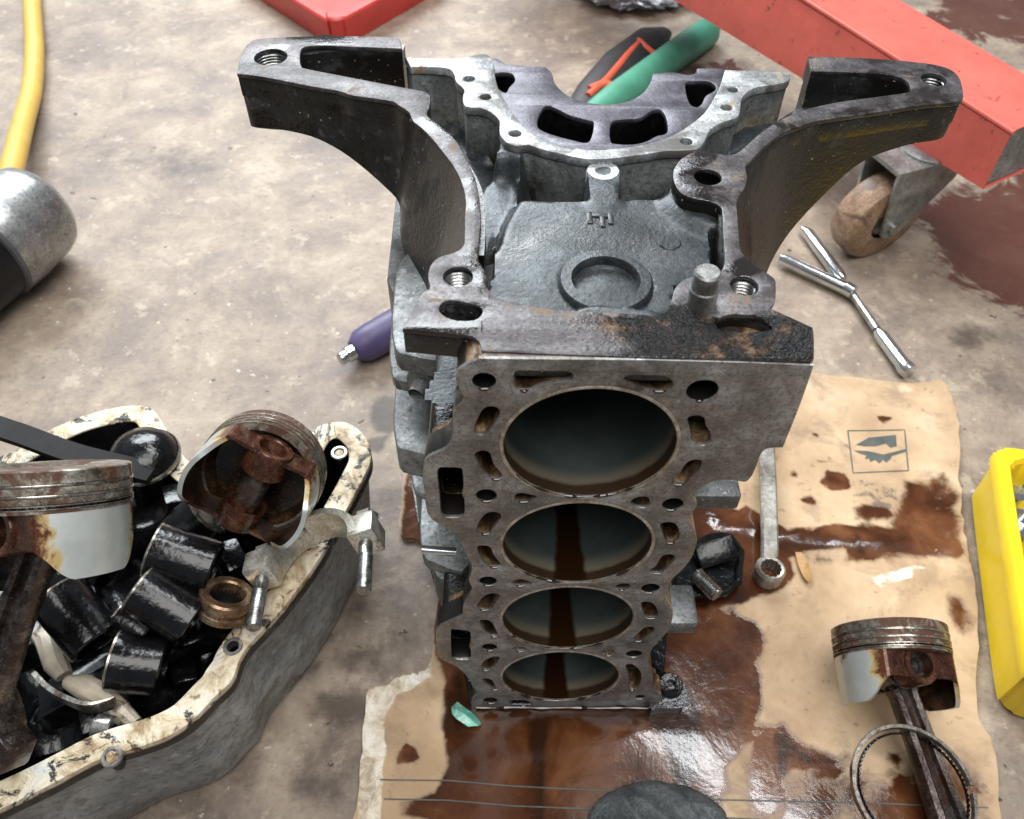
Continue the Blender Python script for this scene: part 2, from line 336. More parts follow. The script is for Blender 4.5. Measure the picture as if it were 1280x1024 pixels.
oilp = [(PL([(540, 800), (556, 860), (556, 960), (535, 1010), (530, 1140), (905, 1140), (905, 1030), (905, 960), (940, 925), (955, 880), (950, 830), (960, 800), (945, 775), (900, 762), (960, 745), (1000, 722), (985, 700), (960, 660), (930, 640), (870, 620), (700, 560), (510, 570), (500, 670)], CZ), 7, 1.),
        (PL([(930, 628), (985, 664), (1040, 655), (1100, 660), (1205, 682), (1203, 700), (1120, 692), (1080, 700), (1055, 685), (1000, 690), (960, 720), (930, 690)], CZ), 6, .95),
        (PL([(1130, 600), (1180, 590), (1200, 620), (1204, 690), (1130, 690), (1110, 650)], CZ), 12, .72), (blob(1046, 602, 19, 15, CZ), 4, .95), (blob(1072, 682, 17, 19, CZ), 4, .95),
        (blob(1088, 640, 26, 14, CZ), 9, .75), (blob(1060, 700, 160, 10, CZ), 14, .55), (blob(508, 943, 15, 13, CZ), 3, 1.), (blob(1012, 626, 13, 8, CZ), 4, .8), (blob(1018, 545, 7, 5, CZ), 3, .8),
        (blob(1106, 524, 9, 6, CZ), 3, .8), (blob(990, 590, 8, 5, CZ), 3, .8), (blob(1030, 577, 15, 4, CZ), 4, .65), (blob(465, 950, 8, 40, CZ), 6, .75), (blob(535, 1010, 40, 14, CZ), 8, .85),
        (PL([(940, 905), (980, 900), (1000, 925), (1040, 945), (1062, 950), (1050, 975), (1010, 960), (985, 960), (975, 1000), (955, 1030), (935, 1000)], CZ), 8, .95), (PL([(900, 950), (1240, 930), (1262, 1130), (900, 1140)], CZ), 30, .62), (blob(1125, 978, 10, 14, CZ), 3, .9), (blob(1122, 948, 8, 10, CZ), 3, .85), (blob(1200, 770, 22, 30, CZ), 10, .7)]
deep = [(PL([(655, 890), (690, 890), (684, 950), (682, 1040), (664, 1040), (662, 950)], CZ), 6, 1.), (PL([(560, 870), (830, 885), (870, 850), (880, 900), (872, 990), (842, 990), (830, 930), (800, 905), (600, 902)], CZ), 11, .95), (PL([(560, 840), (580, 830), (600, 900), (560, 930), (545, 900)], CZ), 8, .75),
        (PL([(840, 740), (930, 735), (940, 750), (860, 770)], CZ), 6, .9), (blob(1046, 602, 16, 12, CZ), 6, .7), (blob(1072, 682, 14, 16, CZ), 6, .7), (PL([(965, 905), (985, 905), (1005, 935), (1050, 950), (1040, 965), (990, 950), (975, 1000), (965, 960)], CZ), 5, .75), (PL([(930, 640), (980, 672), (1050, 668), (1190, 690), (1060, 690), (950, 690)], CZ), 6, .65), (blob(508, 943, 12, 10, CZ), 4, .6), (blob(1122, 978, 9, 11, CZ), 4, .5)]
V = [(x, y, z) for (x, y), z in zip(P2, hz)]; F = list(tri); nb = len(V)
bound = [i for i in range(nb) if r[3][i] and r[3][i][0] < n]; order = sorted(bound, key=lambda i: r[3][i][0])
V += [(V[i][0], V[i][1], .4) for i in order]
for k in range(len(order)): F.append((order[k], order[(k+1) % len(order)], nb+(k+1) % len(order), nb+k))
me = mesh(V, F); ext = [0]*len(order)
torn = field(P2, [(PL([(430, 1140), (446, 1010), (450, 930), (456, 868), (480, 852), (520, 840), (545, 822), (540, 850), (515, 862), (490, 872), (482, 900), (478, 960), (470, 1140)], CZ), 5, 1.), (PL([(1085, 720), (1150, 705), (1165, 712), (1100, 735)], CZ), 4, .8)])
set_attr(me, 'smut', list(field(P2, [(blob(1098, 622, 42, 24, CZ), 16, .62), (blob(1030, 640, 60, 20, CZ), 20, .3), (blob(1120, 505, 60, 12, CZ), 18, .25)]))+ext); set_attr(me, 'torn', list(torn)+ext); set_attr(me, 'oil', list(np.where(torn > .5, field(P2, oilp)*.5, field(P2, oilp)))+ext); set_attr(me, 'deep', list(field(P2, deep))+ext)
mt, nt, b = nodes('oil_soaked_cardboard'); B = NB(nt)
c = B.ramp(B.noise(14, 7, .6, .3), [(.36, (.37, .245, .14)), (.5, (.47, .325, .195)), (.64, (.56, .41, .265))])
c = B.mix(B.math('MULTIPLY', B.step(B.noise(22, 9, .74, .4), .50, .66), .6), c, (.24, .165, .105))
c = B.mix(B.math('MULTIPLY', B.step(B.noise(130, 5, .6), .62, .7), .5), c, (.16, .10, .06))
c = B.mix(B.math('MULTIPLY', B.step(B.noise(17, 6, .6), .62, .7), .5), c, (.70, .60, .45))
nz = B.math('MULTIPLY', B.math('SUBTRACT', B.noise(34, 8, .66, .6), .5), .95)
c = B.mix(B.step(B.math('ADD', B.attr('torn'), nz), .45, .62), c, B.ramp(B.noise(70, 7, .7, .5), [(.38, (.38, .30, .21)), (.5, (.62, .54, .42)), (.62, (.78, .73, .64))]))
c = B.mix(B.math('MULTIPLY', B.step(B.math('ADD', B.attr('smut'), B.math('MULTIPLY', B.math('SUBTRACT', B.noise(95, 8, .72, .5), .5), 2.2)), .45, .75), .75), c, (.075, .068, .058))
ao = B.step(B.math('ADD', B.attr('oil'), nz), .34, .68); ad = B.step(B.math('ADD', B.attr('deep'), nz), .35, .85)
oc = B.ramp(B.noise(20, 6, .6, .5), [(.36, (.045, .014, .005)), (.5, (.088, .030, .011)), (.64, (.155, .062, .026))])
c = B.mix(ao, c, oc); c = B.mix(ad, c, (.030, .011, .005))
B.put(b.inputs['Base Color'], c); B.put(b.inputs['Roughness'], B.mixf(ao, .72, B.mixf(B.noise(9, 5), .06, .20)))
rel = B.math('ADD', B.math('MULTIPLY', B.noise(26, 6, .6, .4), B.mixf(ao, .5, .36)), B.math('MULTIPLY', B.noise(420, 3), B.mixf(ao, .10, .015)))
B.put(b.inputs['Normal'], B.bump(rel, .55, .003))
card = link('cardboard_sheet', me, mt, label='brown oil soaked cardboard sheet lying flat under the engine block', cat='cardboard', ang=40)
ink = plain('faded_print_ink', (.085, .095, .085), .6, 0, .4, 60)
def inkline(pts, wd, z=CZ+3.1):
    Q = PL(pts, CZ); V = []; F = []
    for i, q in enumerate(Q):
        t = Vector(Q[min(i+1, len(Q)-1)])-Vector(Q[max(i-1, 0)]); t.normalize(); nx, ny = -t.y*wd/2, t.x*wd/2
        V += [(q[0]+nx, q[1]+ny, 0), (q[0]-nx, q[1]-ny, 0)]
        if i: F.append((2*i-2, 2*i-1, 2*i+1, 2*i))
    return V, F
from mathutils.bvhtree import BVHTree
bm_ = bmesh.new(); bm_.from_mesh(card.data); card_bvh = BVHTree.FromBMesh(bm_)
def drape(vf, lift=.35):
    out = []
    for x, y, z in vf[0]:
        h = card_bvh.ray_cast(Vector((x, y, 200))*MM, Vector((0, 0, -1)))[0]
        out.append((x, y, (h.z/MM if h else CZ)+lift))
    return out, vf[1]
def dense(pts, n=14):
    out = []
    for a, b_ in zip(pts[:-1], pts[1:]):
        out += [(a[0]+(b_[0]-a[0])*k/n, a[1]+(b_[1]-a[1])*k/n) for k in range(n)]
    return out+[pts[-1]]
part('printed_frame', *drape(inkline(dense([(1060, 538), (1131, 537), (1135, 589), (1066, 592), (1060, 538)], 8), 1.1)), ink, card)
def inkpoly(pts):
    Q = PL(pts, CZ); rr = delaunay_2d_cdt([Vector(p) for p in Q], [], [list(range(len(Q)))], 1, 1e-5)
    return [(v[0], v[1], 0) for v in rr[0]], [tuple(f) for f in rr[2]]
z7 = lambda pts: ZM(820, 450, 2.783, pts)
part('printed_mark', *drape(join(inkpoly(z7([(695, 295), (740, 270), (835, 260), (837, 300), (815, 305), (800, 290), (765, 300), (725, 300)])),
     inkpoly(z7([(690, 315), (740, 318), (790, 330), (870, 310), (872, 318), (820, 335), (815, 345), (800, 358), (790, 348), (775, 362), (762, 348), (745, 356), (740, 342), (728, 347), (730, 332), (705, 325)])))), ink, card)
part('printed_line', *drape(inkline(dense([(475, 975), (560, 976), (640, 983), (760, 989), (900, 1000), (1080, 1004), (1235, 1010)], 6), .9)), ink, card)
part('printed_line', *drape(inkline(dense([(480, 999), (560, 1001), (640, 1008), (760, 1012), (900, 1022), (1080, 1032)], 6), .9)), ink, card)
# ------------------------------------------------------------------ engine block
blk = empty('engine_block', 'bare four cylinder engine block standing on end on the cardboard', 'engine block', (0, 110, 4))
z1 = lambda p: ZM(500, 400, 4.923, p); z2 = lambda p: ZM(760, 400, 4.923, p); z3 = lambda p: ZM(520, 560, 6.4, p); z4 = lambda p: ZM(720, 580, 6.4, p)
z5 = lambda p: ZM(520, 700, 6.4, p); z6 = lambda p: ZM(700, 720, 6.4, p); z7b = lambda p: ZM(560, 800, 8, p); z8 = lambda p: ZM(720, 800, 8, p)
DECK = [(600.5, 439.6), (600.5, 439.6), (1018, 457), (1018, 457), (1000, 508), (979, 560), (979, 560), (959, 561.5), (951, 569), (946, 583), (939, 597), (931, 603), (918, 601), (898, 601), (884, 606), (876, 610), (867, 621), (871, 628), (870, 635), (864, 642), (861, 650), (865, 656.6), (870, 669), (871, 680), (865, 697), (853, 713), (841, 724), (834, 738), (833, 746), (835, 753), (840, 762), (841, 771.6), (837, 786), (825, 801), (816, 811), (812, 821), (811, 831), (816, 843), (817, 856), (820, 864), (827, 869), (827, 869), (824, 878), (815, 883), (818, 893), (818, 893), (589, 887), (589, 887), (590, 875), (596, 867.5), (591, 859), (585, 848), (571, 834), (548, 822), (545, 801.5), (545, 790.6), (551, 783), (573, 773), (578, 768), (578.6, 759), (583, 748), (590, 737.5), (586, 726.5), (589, 717), (589, 706), (582.5, 693), (575, 677), (569, 667), (551, 657), (537, 647), (532, 630), (529, 599), (530, 580), (537, 571), (559, 560), (566, 542), (567, 516), (580, 501), (575, 489), (570, 475), (572, 464), (585, 455), (597, 450), (600.5, 445)]
deck_out = [(x, min(z, T-.8)) for x, z in smooth(DK(DECK), 4)]
slots = [z1([(705, 330), (750, 315), (900, 318), (1030, 320), (1065, 350), (1030, 375), (880, 400), (800, 435), (745, 440), (710, 420)]),
 z2([(95, 370), (130, 345), (230, 345), (350, 350), (400, 390), (380, 430), (320, 445), (250, 435), (160, 405)]),
 z1([(520, 545), (590, 540), (615, 575), (580, 640), (545, 690), (500, 710), (455, 690), (470, 630)]),
 z1([(460, 830), (500, 808), (550, 820), (575, 890), (625, 950), (610, 980), (560, 980), (510, 930), (475, 870)]),
 z2([(490, 610), (540, 590), (590, 605), (600, 650), (630, 700), (625, 760), (570, 775), (520, 750), (505, 670)]),
 z2([(575, 870), (520, 865), (480, 890), (440, 950), (395, 985), (410, 1010), (470, 1015), (510, 970), (560, 920)]),
 z3([(795, 380), (840, 365), (900, 375), (970, 395), (930, 420), (860, 437), (800, 420)]), z4([(440, 300), (500, 268), (570, 270), (590, 310), (560, 350), (500, 350), (455, 335)]),
 z3([(560, 530), (630, 515), (680, 540), (660, 590), (610, 650), (590, 690), (520, 690), (485, 660), (510, 590)]), z3([(490, 800), (540, 785), (595, 800), (620, 860), (680, 940), (640, 958), (580, 950), (530, 900)]),
 z4([(675, 490), (730, 470), (790, 480), (820, 530), (825, 590), (780, 635), (720, 625), (700, 570)]), z4([(780, 735), (720, 730), (680, 755), (640, 820), (590, 855), (630, 880), (690, 870), (740, 820), (785, 770)]),
 z5([(770, 180), (820, 158), (870, 165), (930, 185), (890, 205), (820, 212), (780, 200)]), z6([(440, 90), (490, 65), (550, 68), (560, 95), (520, 115), (470, 115)]),
 z5([(560, 285), (620, 270), (670, 290), (640, 340), (590, 400), (500, 400), (490, 370), (520, 320)]), z5([(510, 490), (570, 485), (610, 510), (650, 590), (640, 615), (590, 610), (540, 560)]),
 z6([(650, 220), (710, 210), (760, 240), (785, 310), (750, 340), (690, 335), (665, 290)]), z6([(680, 415), (740, 410), (755, 435), (700, 490), (640, 525), (590, 510), (630, 460)]),
 z5([(765, 710), (810, 695), (870, 705), (890, 725), (830, 735), (780, 725)]), z6([(330, 605), (380, 590), (435, 600), (430, 625), (390, 640), (345, 630)]),
 z7b([(400, 190), (470, 170), (515, 180), (480, 240), (420, 300), (350, 305), (330, 280), (350, 230)]), z7b([(345, 395), (400, 390), (440, 410), (470, 460), (480, 500), (430, 480), (380, 440)]),
 z6([(525, 720), (570, 708), (620, 740), (650, 790), (640, 870), (610, 910), (560, 915), (540, 895), (555, 850), (545, 780)]), z7b([(610, 620), (680, 605), (780, 610), (840, 640), (800, 660), (660, 660)])]
rects = [z3([(175, 180), (260, 160), (350, 165), (370, 190), (378, 320), (365, 370), (385, 420), (385, 530), (360, 555), (260, 560), (205, 530), (190, 380)]), z5([(280, 575), (310, 560), (410, 570), (435, 590), (435, 660), (425, 690), (438, 730), (435, 790), (400, 800), (300, 795), (285, 760)])]
bolts = [(605, 477, 30), (878, 489, 40), (608, 620, 26), (841, 631, 26), (610, 727, 22), (813, 736, 23), (612, 809.5, 19), (792.5, 818, 20), (613, 876, 18), (775.6, 885, 16), (800, 871.6, 12), (725.6, 885, 11)]
slot_l = [smooth(DK(s), 3) for s in slots]; rect_l = [smooth(DK(s), 3) for s in rects]
bolt_l = []
for x, y, w_ in bolts:
    a, c_, e = onY(x-w_/2, y), onY(x, y), onY(x+w_/2, y); bolt_l.append(circ(c_[0], c_[2], (e[0]-a[0])/2, 20))
for l in bolt_l:
    q = np.array(l); cc = q.mean(0); rr0 = np.hypot(*(q[0]-cc))
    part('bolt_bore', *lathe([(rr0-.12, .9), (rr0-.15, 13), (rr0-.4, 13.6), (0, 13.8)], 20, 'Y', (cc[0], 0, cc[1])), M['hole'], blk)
BZ = [297.0-80.37*i for i in range(4)]
plate('gasket_face', deck_out, slot_l+rect_l+bolt_l+[circ(0, z, 38.9, 72) for z in BZ], 0, 14, .6, 'Y', M['deck'], blk)
def inset(poly, d):
    q = np.array(poly); a = np.roll(q, 1, 0); b_ = np.roll(q, -1, 0); t = b_-a; t /= np.linalg.norm(t, axis=1)[:, None]+1e-9
    nrm = np.stack([-t[:, 1], t[:, 0]], 1); ar = np.sum(q[:, 0]*b_[:, 1]-b_[:, 0]*q[:, 1])
    return [tuple(p) for p in q+nrm*(d if ar > 0 else -d)]
plate('coolant_jacket', inset(deck_out, 2.2), [circ(0, z, 38.9, 48) for z in BZ]+bolt_l[:8]+rect_l, 14.4, 19, .2, 'Y', M['rustin'], blk)
body = [(-54, 7), (58, 7), (58, 60)]+[(58+4*math.cos((z-297)*2*math.pi/80.37), z) for z in range(62, 312, 10)]+[(58, 316), (46, 328), (32, 335), (-32, 335), (-46, 328), (-54, 316)]+[(-53-3*math.cos((z-297)*2*math.pi/80.37), z) for z in range(310, 10, -10)]
plate('cylinder_body', body, [circ(0, z, 39.1, 48) for z in BZ]+bolt_l[2:8], 19.4, 84, .6, 'Y', M['alu'], blk)
for rl in rect_l:
    (xa, za_), (xb, zc) = np.min(rl, 0), np.max(rl, 0); out = smooth([(xa-5, za_+2), (xa, za_-5), (xb+3, za_-5), (xb+5, za_), (xb+5, zc), (xb+2, zc+5), (xa, zc+5), (xa-5, zc-2)], 3)
    plate('oil_return_boss', out, [rl], 14.3, 80, .6, 'Y', M['wall'], blk)
def liner_mat(name, streak):
    mt, nt, b = nodes(name); B = NB(nt); X = B.xyz()
    c = B.ramp(B.noise(30, 6, .6), [(.3, (.042, .056, .056)), (.7, (.098, .118, .112))])
    dep = B.math('ADD', X[1], B.math('MULTIPLY', B.noise(60, 5), .004))
    band = B.math('SUBTRACT', 1., B.step(dep, .0075, .0105))
    c = B.mix(B.math('SUBTRACT', 1., B.step(dep, .010, .019)), c, (.19, .165, .12))
    c = B.mix(band, c, (.030, .017, .009)); r = B.mixf(band, B.mixf(B.noise(80, 4), .28, .42), .35); mm = B.mixf(band, .4, 0.)
    if streak:
        wd = B.math('SUBTRACT', .0088, B.math('MULTIPLY', X[1], .055))
        ax = B.math('ADD', B.math('ABSOLUTE', B.math('ADD', X[0], .001)), B.math('MULTIPLY', B.math('SUBTRACT', B.noise(55, 5), .5), .0045))
        f = B.math('SUBTRACT', 1., B.step(B.math('SUBTRACT', ax, wd), -.0016, .0016))
        c = B.mix(f, c, (.016, .0065, .0022)); r = B.mixf(f, r, .12); mm = B.mixf(f, mm, 0.)
    B.put(b.inputs['Base Color'], c); B.put(b.inputs['Roughness'], r); B.put(b.inputs['Metallic'], mm)
    wv = B.n('ShaderNodeMapping'); wv.inputs['Scale'].default_value = (40, 900, 40); B.put(wv.inputs[0], B.tc.outputs['Object'])
    B.put(b.inputs['Normal'], B.bump(B.noise(1., 4, .6, 0, wv.outputs[0]), .12, .0004))
    return mt
M['liner'] = liner_mat('honed_cylinder_wall', False); M['liner_oil'] = liner_mat('oil_streaked_cylinder_wall', True)
M['ring_edge'] = grime('cylinder_lip', (.46, .42, .36), (.24, .18, .12), (.66, .64, .6), scale=120, metal=.6, rough=(.22, .4), rust=(.2, .13, .07), rust_lo=.58, rust_hi=.68, bump=.2)
for i, z in enumerate(BZ):
    ln = part('cylinder_liner', *lathe([(37.5, .9), (37.5, 83)], 80, 'Y', (0, 0, z)), M['liner_oil' if i else 'liner'], blk)
    part('crankcase_shade', *lathe([(37.6, 82.5), (20, 83), (0, 83)], 48, 'Y', (0, 0, z)), M['hole'], ln)  # dark disc closes the liner, standing in for the shaded crankcase
    part('liner_lip', *lathe([(37.5, 1.4), (37.5, .2), (37.9, -.25), (38.9, -.25), (39.3, .1), (39.35, 1.5)], 80, 'Y', (0, 0, z)), M['ring_edge'], ln)
# ---- bell housing flange
L_OUT = [(500, 49), (500, 49), (490, 46), (427, 45), (406, 43), (390, 45), (352, 46.5), (321, 49), (310, 55), (302, 66), (297, 86), (296, 92), (296, 92), (321, 95), (345, 99), (384, 107), (423, 113.6), (440, 119), (471, 123.6), (491, 127), (499, 132), (511, 140), (516, 151), (527, 160), (540, 173), (552, 188), (566, 206.6), (577, 228), (582, 250), (581, 271), (581, 289), (579, 307), (566, 316), (549, 321), (538, 332), (535, 346), (537, 360), (526, 368), (514, 390), (503, 411), (503, 411), (580, 419), (591, 421), (599, 428), (602, 439), (602, 439)]
R_OUT = [(1018, 456), (1018, 456), (1017, 414), (1009, 406), (963, 385), (963, 385), (969, 376), (970, 357), (968, 348), (957, 340), (940, 329), (930, 319), (925, 308), (924, 295), (922, 270), (921, 252), (924, 245), (932, 232), (934, 220), (932, 208), (939, 200), (953, 186), (970, 172), (986, 163), (1000, 158), (1022, 151), (1069, 144), (1103, 139), (1155, 131), (1194, 128), (1204, 123), (1203, 108), (1198, 95), (1187, 86), (1168, 80.5), (1146, 77.5), (1120, 75), (1069, 72), (1010, 70.5), (1010, 70.5), (1014, 89), (1014, 89)]
INN = [(1057, 90), (1110, 93), (1132, 100), (1138, 110), (1135, 115), (1110, 119), (1051, 127), (1017, 134), (1000, 139), (975, 150), (951, 166), (935, 180), (923, 190), (912, 193.6), (898, 192), (882, 189), (867, 190.5), (851, 199), (842, 213), (842.6, 227), (851, 241), (867, 248), (888, 252), (900, 258), (903, 268), (904, 293), (906, 325), (902, 338), (893, 345), (877, 345), (861, 347), (850, 353), (843, 362), (839, 376), (833, 388), (820, 393), (805, 393), (772, 391), (733, 389), (700, 387), (673, 384), (640, 377), (618, 371), (611, 362), (610, 349), (605, 336), (598, 322), (600, 290), (601, 266), (595, 226), (580, 193), (568, 173), (549, 156), (537, 147), (534, 141), (537, 134), (538, 121), (532, 115), (522, 112.5), (487, 106), (456, 100), (440, 97), (384, 86), (377, 83), (375, 76), (376, 64), (382, 58.5), (406, 57), (431, 58), (487, 60), (503, 61), (503, 61)]
fl_out = [(x, max(y, .7)) for x, y in smooth(PL(L_OUT+R_OUT+INN, T), 4)]
thr = []
for x0, x1, y in [(318, 359, 71), (1152, 1183, 99), (554, 591, 345.5), (913, 948, 357), (868, 902, 221), (858, 894, 379)]:
    a, e = onZ(x0, y, T), onZ(x1, y, T); thr.append(((a[0]+e[0])/2, a[1], (e[0]-a[0])/2))
rs = [smooth(PL(ZM(280, 20, 2.56, [(700, 915), (690, 945), (730, 970), (800, 972), (828, 945), (800, 925), (740, 910)]), T), 3), smooth(PL(ZM(820, 280, 5.82, [(430, 715), (470, 680), (560, 655), (690, 665), (760, 680), (830, 720), (850, 755), (800, 775), (600, 790), (470, 770)]), T), 3)]
mt = grime('flange_face_part_oiled', (.088, .078, .081), (.032, .027, .027), (.17, .158, .162), scale=44, metal=.45, rough=(.32, .6), rust=(.15, .095, .055), rust_lo=.56, rust_hi=.66, oil=(.013, .010, .009), oil_lo=.52, oil_hi=.62, oil_scale=28, bump=.4, bscale=420)
nt = mt.node_tree; b = nt.nodes['Principled BSDF']; B = NB(nt); X = B.xyz()
wn = B.math('MULTIPLY', B.math('SUBTRACT', B.noise(45, 7, .65), .5), .05)
msk = B.math('MULTIPLY', B.step(B.math('ADD', X[0], wn), -.012, .012), B.math('SUBTRACT', 1., B.step(B.math('ADD', X[1], wn), .026, .032)))
old = {k: b.inputs[k].links[0].from_socket for k in ('Base Color', 'Roughness', 'Metallic', 'Normal')}
fine_ = B.noise(520, 3, .6)
gr = B.ramp(B.noise(80, 7, .7), [(.35, (.005, .0045, .0045)), (.54, (.012, .010, .009)), (.60, (.075, .036, .014)), (.72, (.22, .16, .11))])
B.put(b.inputs['Base Color'], B.mix(msk, old['Base Color'], gr)); B.put(b.inputs['Roughness'], B.mixf(msk, old['Roughness'], .09)); B.put(b.inputs['Metallic'], B.mixf(msk, old['Metallic'], 0.))
lump = B.n('ShaderNodeBump'); lump.inputs['Distance'].default_value = .005; B.put(lump.inputs['Strength'], B.math('MULTIPLY', msk, 1.)); B.put(lump.inputs['Height'], B.math('ADD', B.noise(300, 4, .6), B.math('MULTIPLY', fine_, .5))); B.put(lump.inputs['Normal'], old['Normal'])
B.put(b.inputs['Normal'], lump.outputs[0]); M['flange_oil'] = mt
fl = plate('bell_housing_flange', fl_out, [circ(x, y, r_, 28) for x, y, r_ in thr]+rs, T-2.6, T, .5, 'Z', M['flange_oil'], blk)
plate('flange_casting', inset(fl_out, .3), [circ(x, y, r_+.2, 28) for x, y, r_ in thr]+rs, T-13.5, T-2.8, .3, 'Z', M['wall'], blk)
for i, (x, y, r_) in enumerate(thr):
    pr = []; dep = 22 if i != 4 else 26
    if i in (4, 5): pr = [(r_+.1, T-1.2), (r_+.1, T-dep), (0, T-dep-1)]
    else:
        k = 0; z = T-1.5
        while z > T-dep: pr.append((r_-(0.1 if k % 2 else 1.1), z)); z -= .85; k += 1
        pr += [(r_-1, T-dep), (0, T-dep-1.5)]
    part('bolt_hole', *lathe(pr, 28, 'Z', (x, y, 0)), M['thread' if i < 4 else 'black_oil'], blk)
x, y, r_ = thr[5]
part('dowel_pin', *lathe([(0, T+17), (4.6, T+17), (5.5, T+16), (5.6, T+8.6), (6.1, T+8), (6.2, T-18), (0, T-18)], 32, 'Z', (x, y, 0)), M['steel'], blk)
x, y, r_ = thr[4]
part('screw_head', *lathe([(0, T-14), (2.6, T-14.6), (3.6, T-17), (3.6, T-27)], 16, 'Z', (x+1, y-1.5, 0)), M['steel'], blk)
for rl in rs:
    V, F = prism([(x, y) for x, y in rl], T-7, [9]*len(rl)); part('oil_pocket', V, F, M['black_oil'] if rl is rs[0] else M['rustin'], blk)
def ribbon(pxs, deps, thick, inset=.45, z=T-3., flare=None):
    Q = smooth(PL(pxs, T), 4, closed=False); dd = smooth([(d, 10.*k) for k, d in enumerate(deps)], 4, closed=False); loops = []
    ff = smooth([(d, 10.*k) for k, d in enumerate(flare or [0]*len(deps))], 4, closed=False)
    for i, q in enumerate(Q):
        t = Vector(Q[min(i+1, len(Q)-1)])-Vector(Q[max(i-1, 0)]); t.normalize(); nx, ny = -t.y, t.x; fo = ff[i][0]
        a = (q[0]+nx*inset, q[1]+ny*inset); c_ = (q[0]+nx*thick, q[1]+ny*thick); d = dd[i][0]
        loops.append([(*a, z), (a[0]-nx*fo*.12, a[1]-ny*fo*.12, z-14), (a[0]-nx*fo*.55, a[1]-ny*fo*.55, z-14-(d-14)*.45), (a[0]-nx*fo, a[1]-ny*fo, z-d+1.5), (a[0]+nx*(2-fo), a[1]+ny*(2-fo), z-d), (c_[0]-nx*fo, c_[1]-ny*fo, z-d), (c_[0]-nx*fo*.5, c_[1]-ny*fo*.5, z-14-(d-14)*.45), (*c_, z-14), (*c_, z)])
    return loft(loops)
lw = [((322, 49.5), 30), ((309, 56), 30), ((302, 66), 30), ((297, 84), 31), ((298, 92), 31), ((321, 95), 31), ((345, 99), 30), ((384, 107), 31), ((423, 113.6), 39), ((471, 123.6), 52), ((499, 131), 61), ((516, 151), 70), ((540, 173), 78), ((566, 206.6), 88), ((577, 228), 92), ((582, 250), 95), ((581, 289), 100), ((579, 312), 100)]
part('housing_ear_wall', *ribbon([a for a, _ in lw], [d for _, d in lw], 9, flare=[0]*9+[3, 7, 14, 21, 25, 27, 27, 22, 15]), M['wall'], blk)
rw = [((968, 349), 60), ((957, 340), 90), ((940, 329), 110), ((925, 308), 112), ((922, 270), 112), ((923, 247), 110), ((933, 222), 108), ((939, 200), 104), ((953, 186), 98), ((986, 163), 86), ((1022, 151), 68), ((1069, 144), 45), ((1103, 139), 29), ((1155, 131), 23), ((1192, 128.5), 21), ((1203, 122), 20), ((1202, 106), 20), ((1187, 86), 20)]
part('housing_ear_wall', *ribbon([a for a, _ in rw], [d for _, d in rw], 8, flare=[6, 12, 16, 20, 24, 26, 26, 24, 20, 12, 5]+[0]*7), M['wall'], blk)
part('housing_ear_wall', *ribbon([(376, 63), (420, 58.5), (460, 59.5), (502, 61)], [36, 38, 40, 40], 11, .45), M['wall'], blk)
part('housing_ear_wall', *ribbon([(1016, 89), (1060, 90), (1100, 92.5), (1136, 101)], [40, 36, 30, 24], 11, .45), M['wall'], blk)
# ---- recess casting, as a relief
P, F = grid(-188, 208, 12, 226, 1.7); H = T-46.0+24*sstep(80, 122, np.abs(P[:, 0]-8))+8*sstep(140, 175, np.abs(P[:, 0]-8))
def lvl(poly, d, soft=4.): 
    global H
    q = smooth(PL(poly, T+d), 3); wgt = 1-sstep(-soft*.2, soft, sdist(P, q)); H = H*(1-wgt)+(T+d)*wgt
lvl([(540, 120), (600, 130), (625, 170), (612, 260), (598, 320), (585, 210), (545, 160)], -40, 10)
lvl([(556, 96), (575, 104), (578, 132), (560, 135), (545, 118)], -27, 9)
lvl([(585, 140), (610, 140), (622, 160), (612, 178), (592, 160)], -30, 10)
lvl([(885, 160), (935, 140), (1000, 120), (930, 185), (890, 188)], -30, 9)
lvl([(930, 128), (975, 108), (1010, 112), (960, 140)], -40, 8)
lvl([(1040, 105), (1080, 102), (1075, 118), (1030, 125)], -36, 12); lvl([(425, 75), (470, 72), (475, 92), (430, 90)], -36, 12)
lvl([(640, 249), (740, 251), (835, 249), (868, 258), (884, 285), (888, 345), (845, 360), (825, 398), (620, 384), (616, 340), (620, 300), (628, 260)], -11.5, 3.4)
lvl([(608, 246), (614, 225), (627, 172), (657, 178), (648, 210), (640, 246)], -11, 4); lvl([(600, 270), (606, 232), (640, 232), (640, 262), (618, 300), (606, 330)], -24, 8)
lvl([(737, 205), (773, 205), (772, 254), (738, 254)], -10.5, 4.5); lvl([(836, 226), (850, 238), (905, 272), (900, 286), (872, 276), (838, 250)], -8, 7)
lvl([(655, 192), (720, 204), (735, 222), (660, 222)], -30, 8); lvl([(780, 204), (835, 195), (845, 215), (785, 222)], -32, 8)
lvl([(638, 384), (700, 388), (735, 380), (778, 382), (830, 390), (830, 404), (630, 402)], -3, 4.5)
H = np.where((P[:, 1] < 44) & (np.abs(P[:, 0]-4) < 52), np.maximum(H, T-13), H)
H += .5*np.sin(P[:, 0]/9.3+P[:, 1]/13)*np.cos(P[:, 1]/8.1)
pc = onZ(758, 343, T-6); rr_ = np.hypot(P[:, 0]-pc[0], P[:, 1]-pc[1]); H = np.where(rr_ < 19.5, np.minimum(H, T-14.6), H)
cut = smooth(PL(L_OUT[1:43]+[(1000, 440)]+R_OUT[4:38]+[(1000, 88), (940, 95), (905, 118), (870, 150), (830, 162), (745, 172), (690, 166), (655, 148), (632, 122), (608, 92), (560, 70), (510, 62)], T), 2)
ok = sdist(P, cut) < -2.5
Fk = [f for f in F if all(ok[i] for i in f)]; used = sorted({i for f in Fk for i in f}); mp = {i: k for k, i in enumerate(used)}
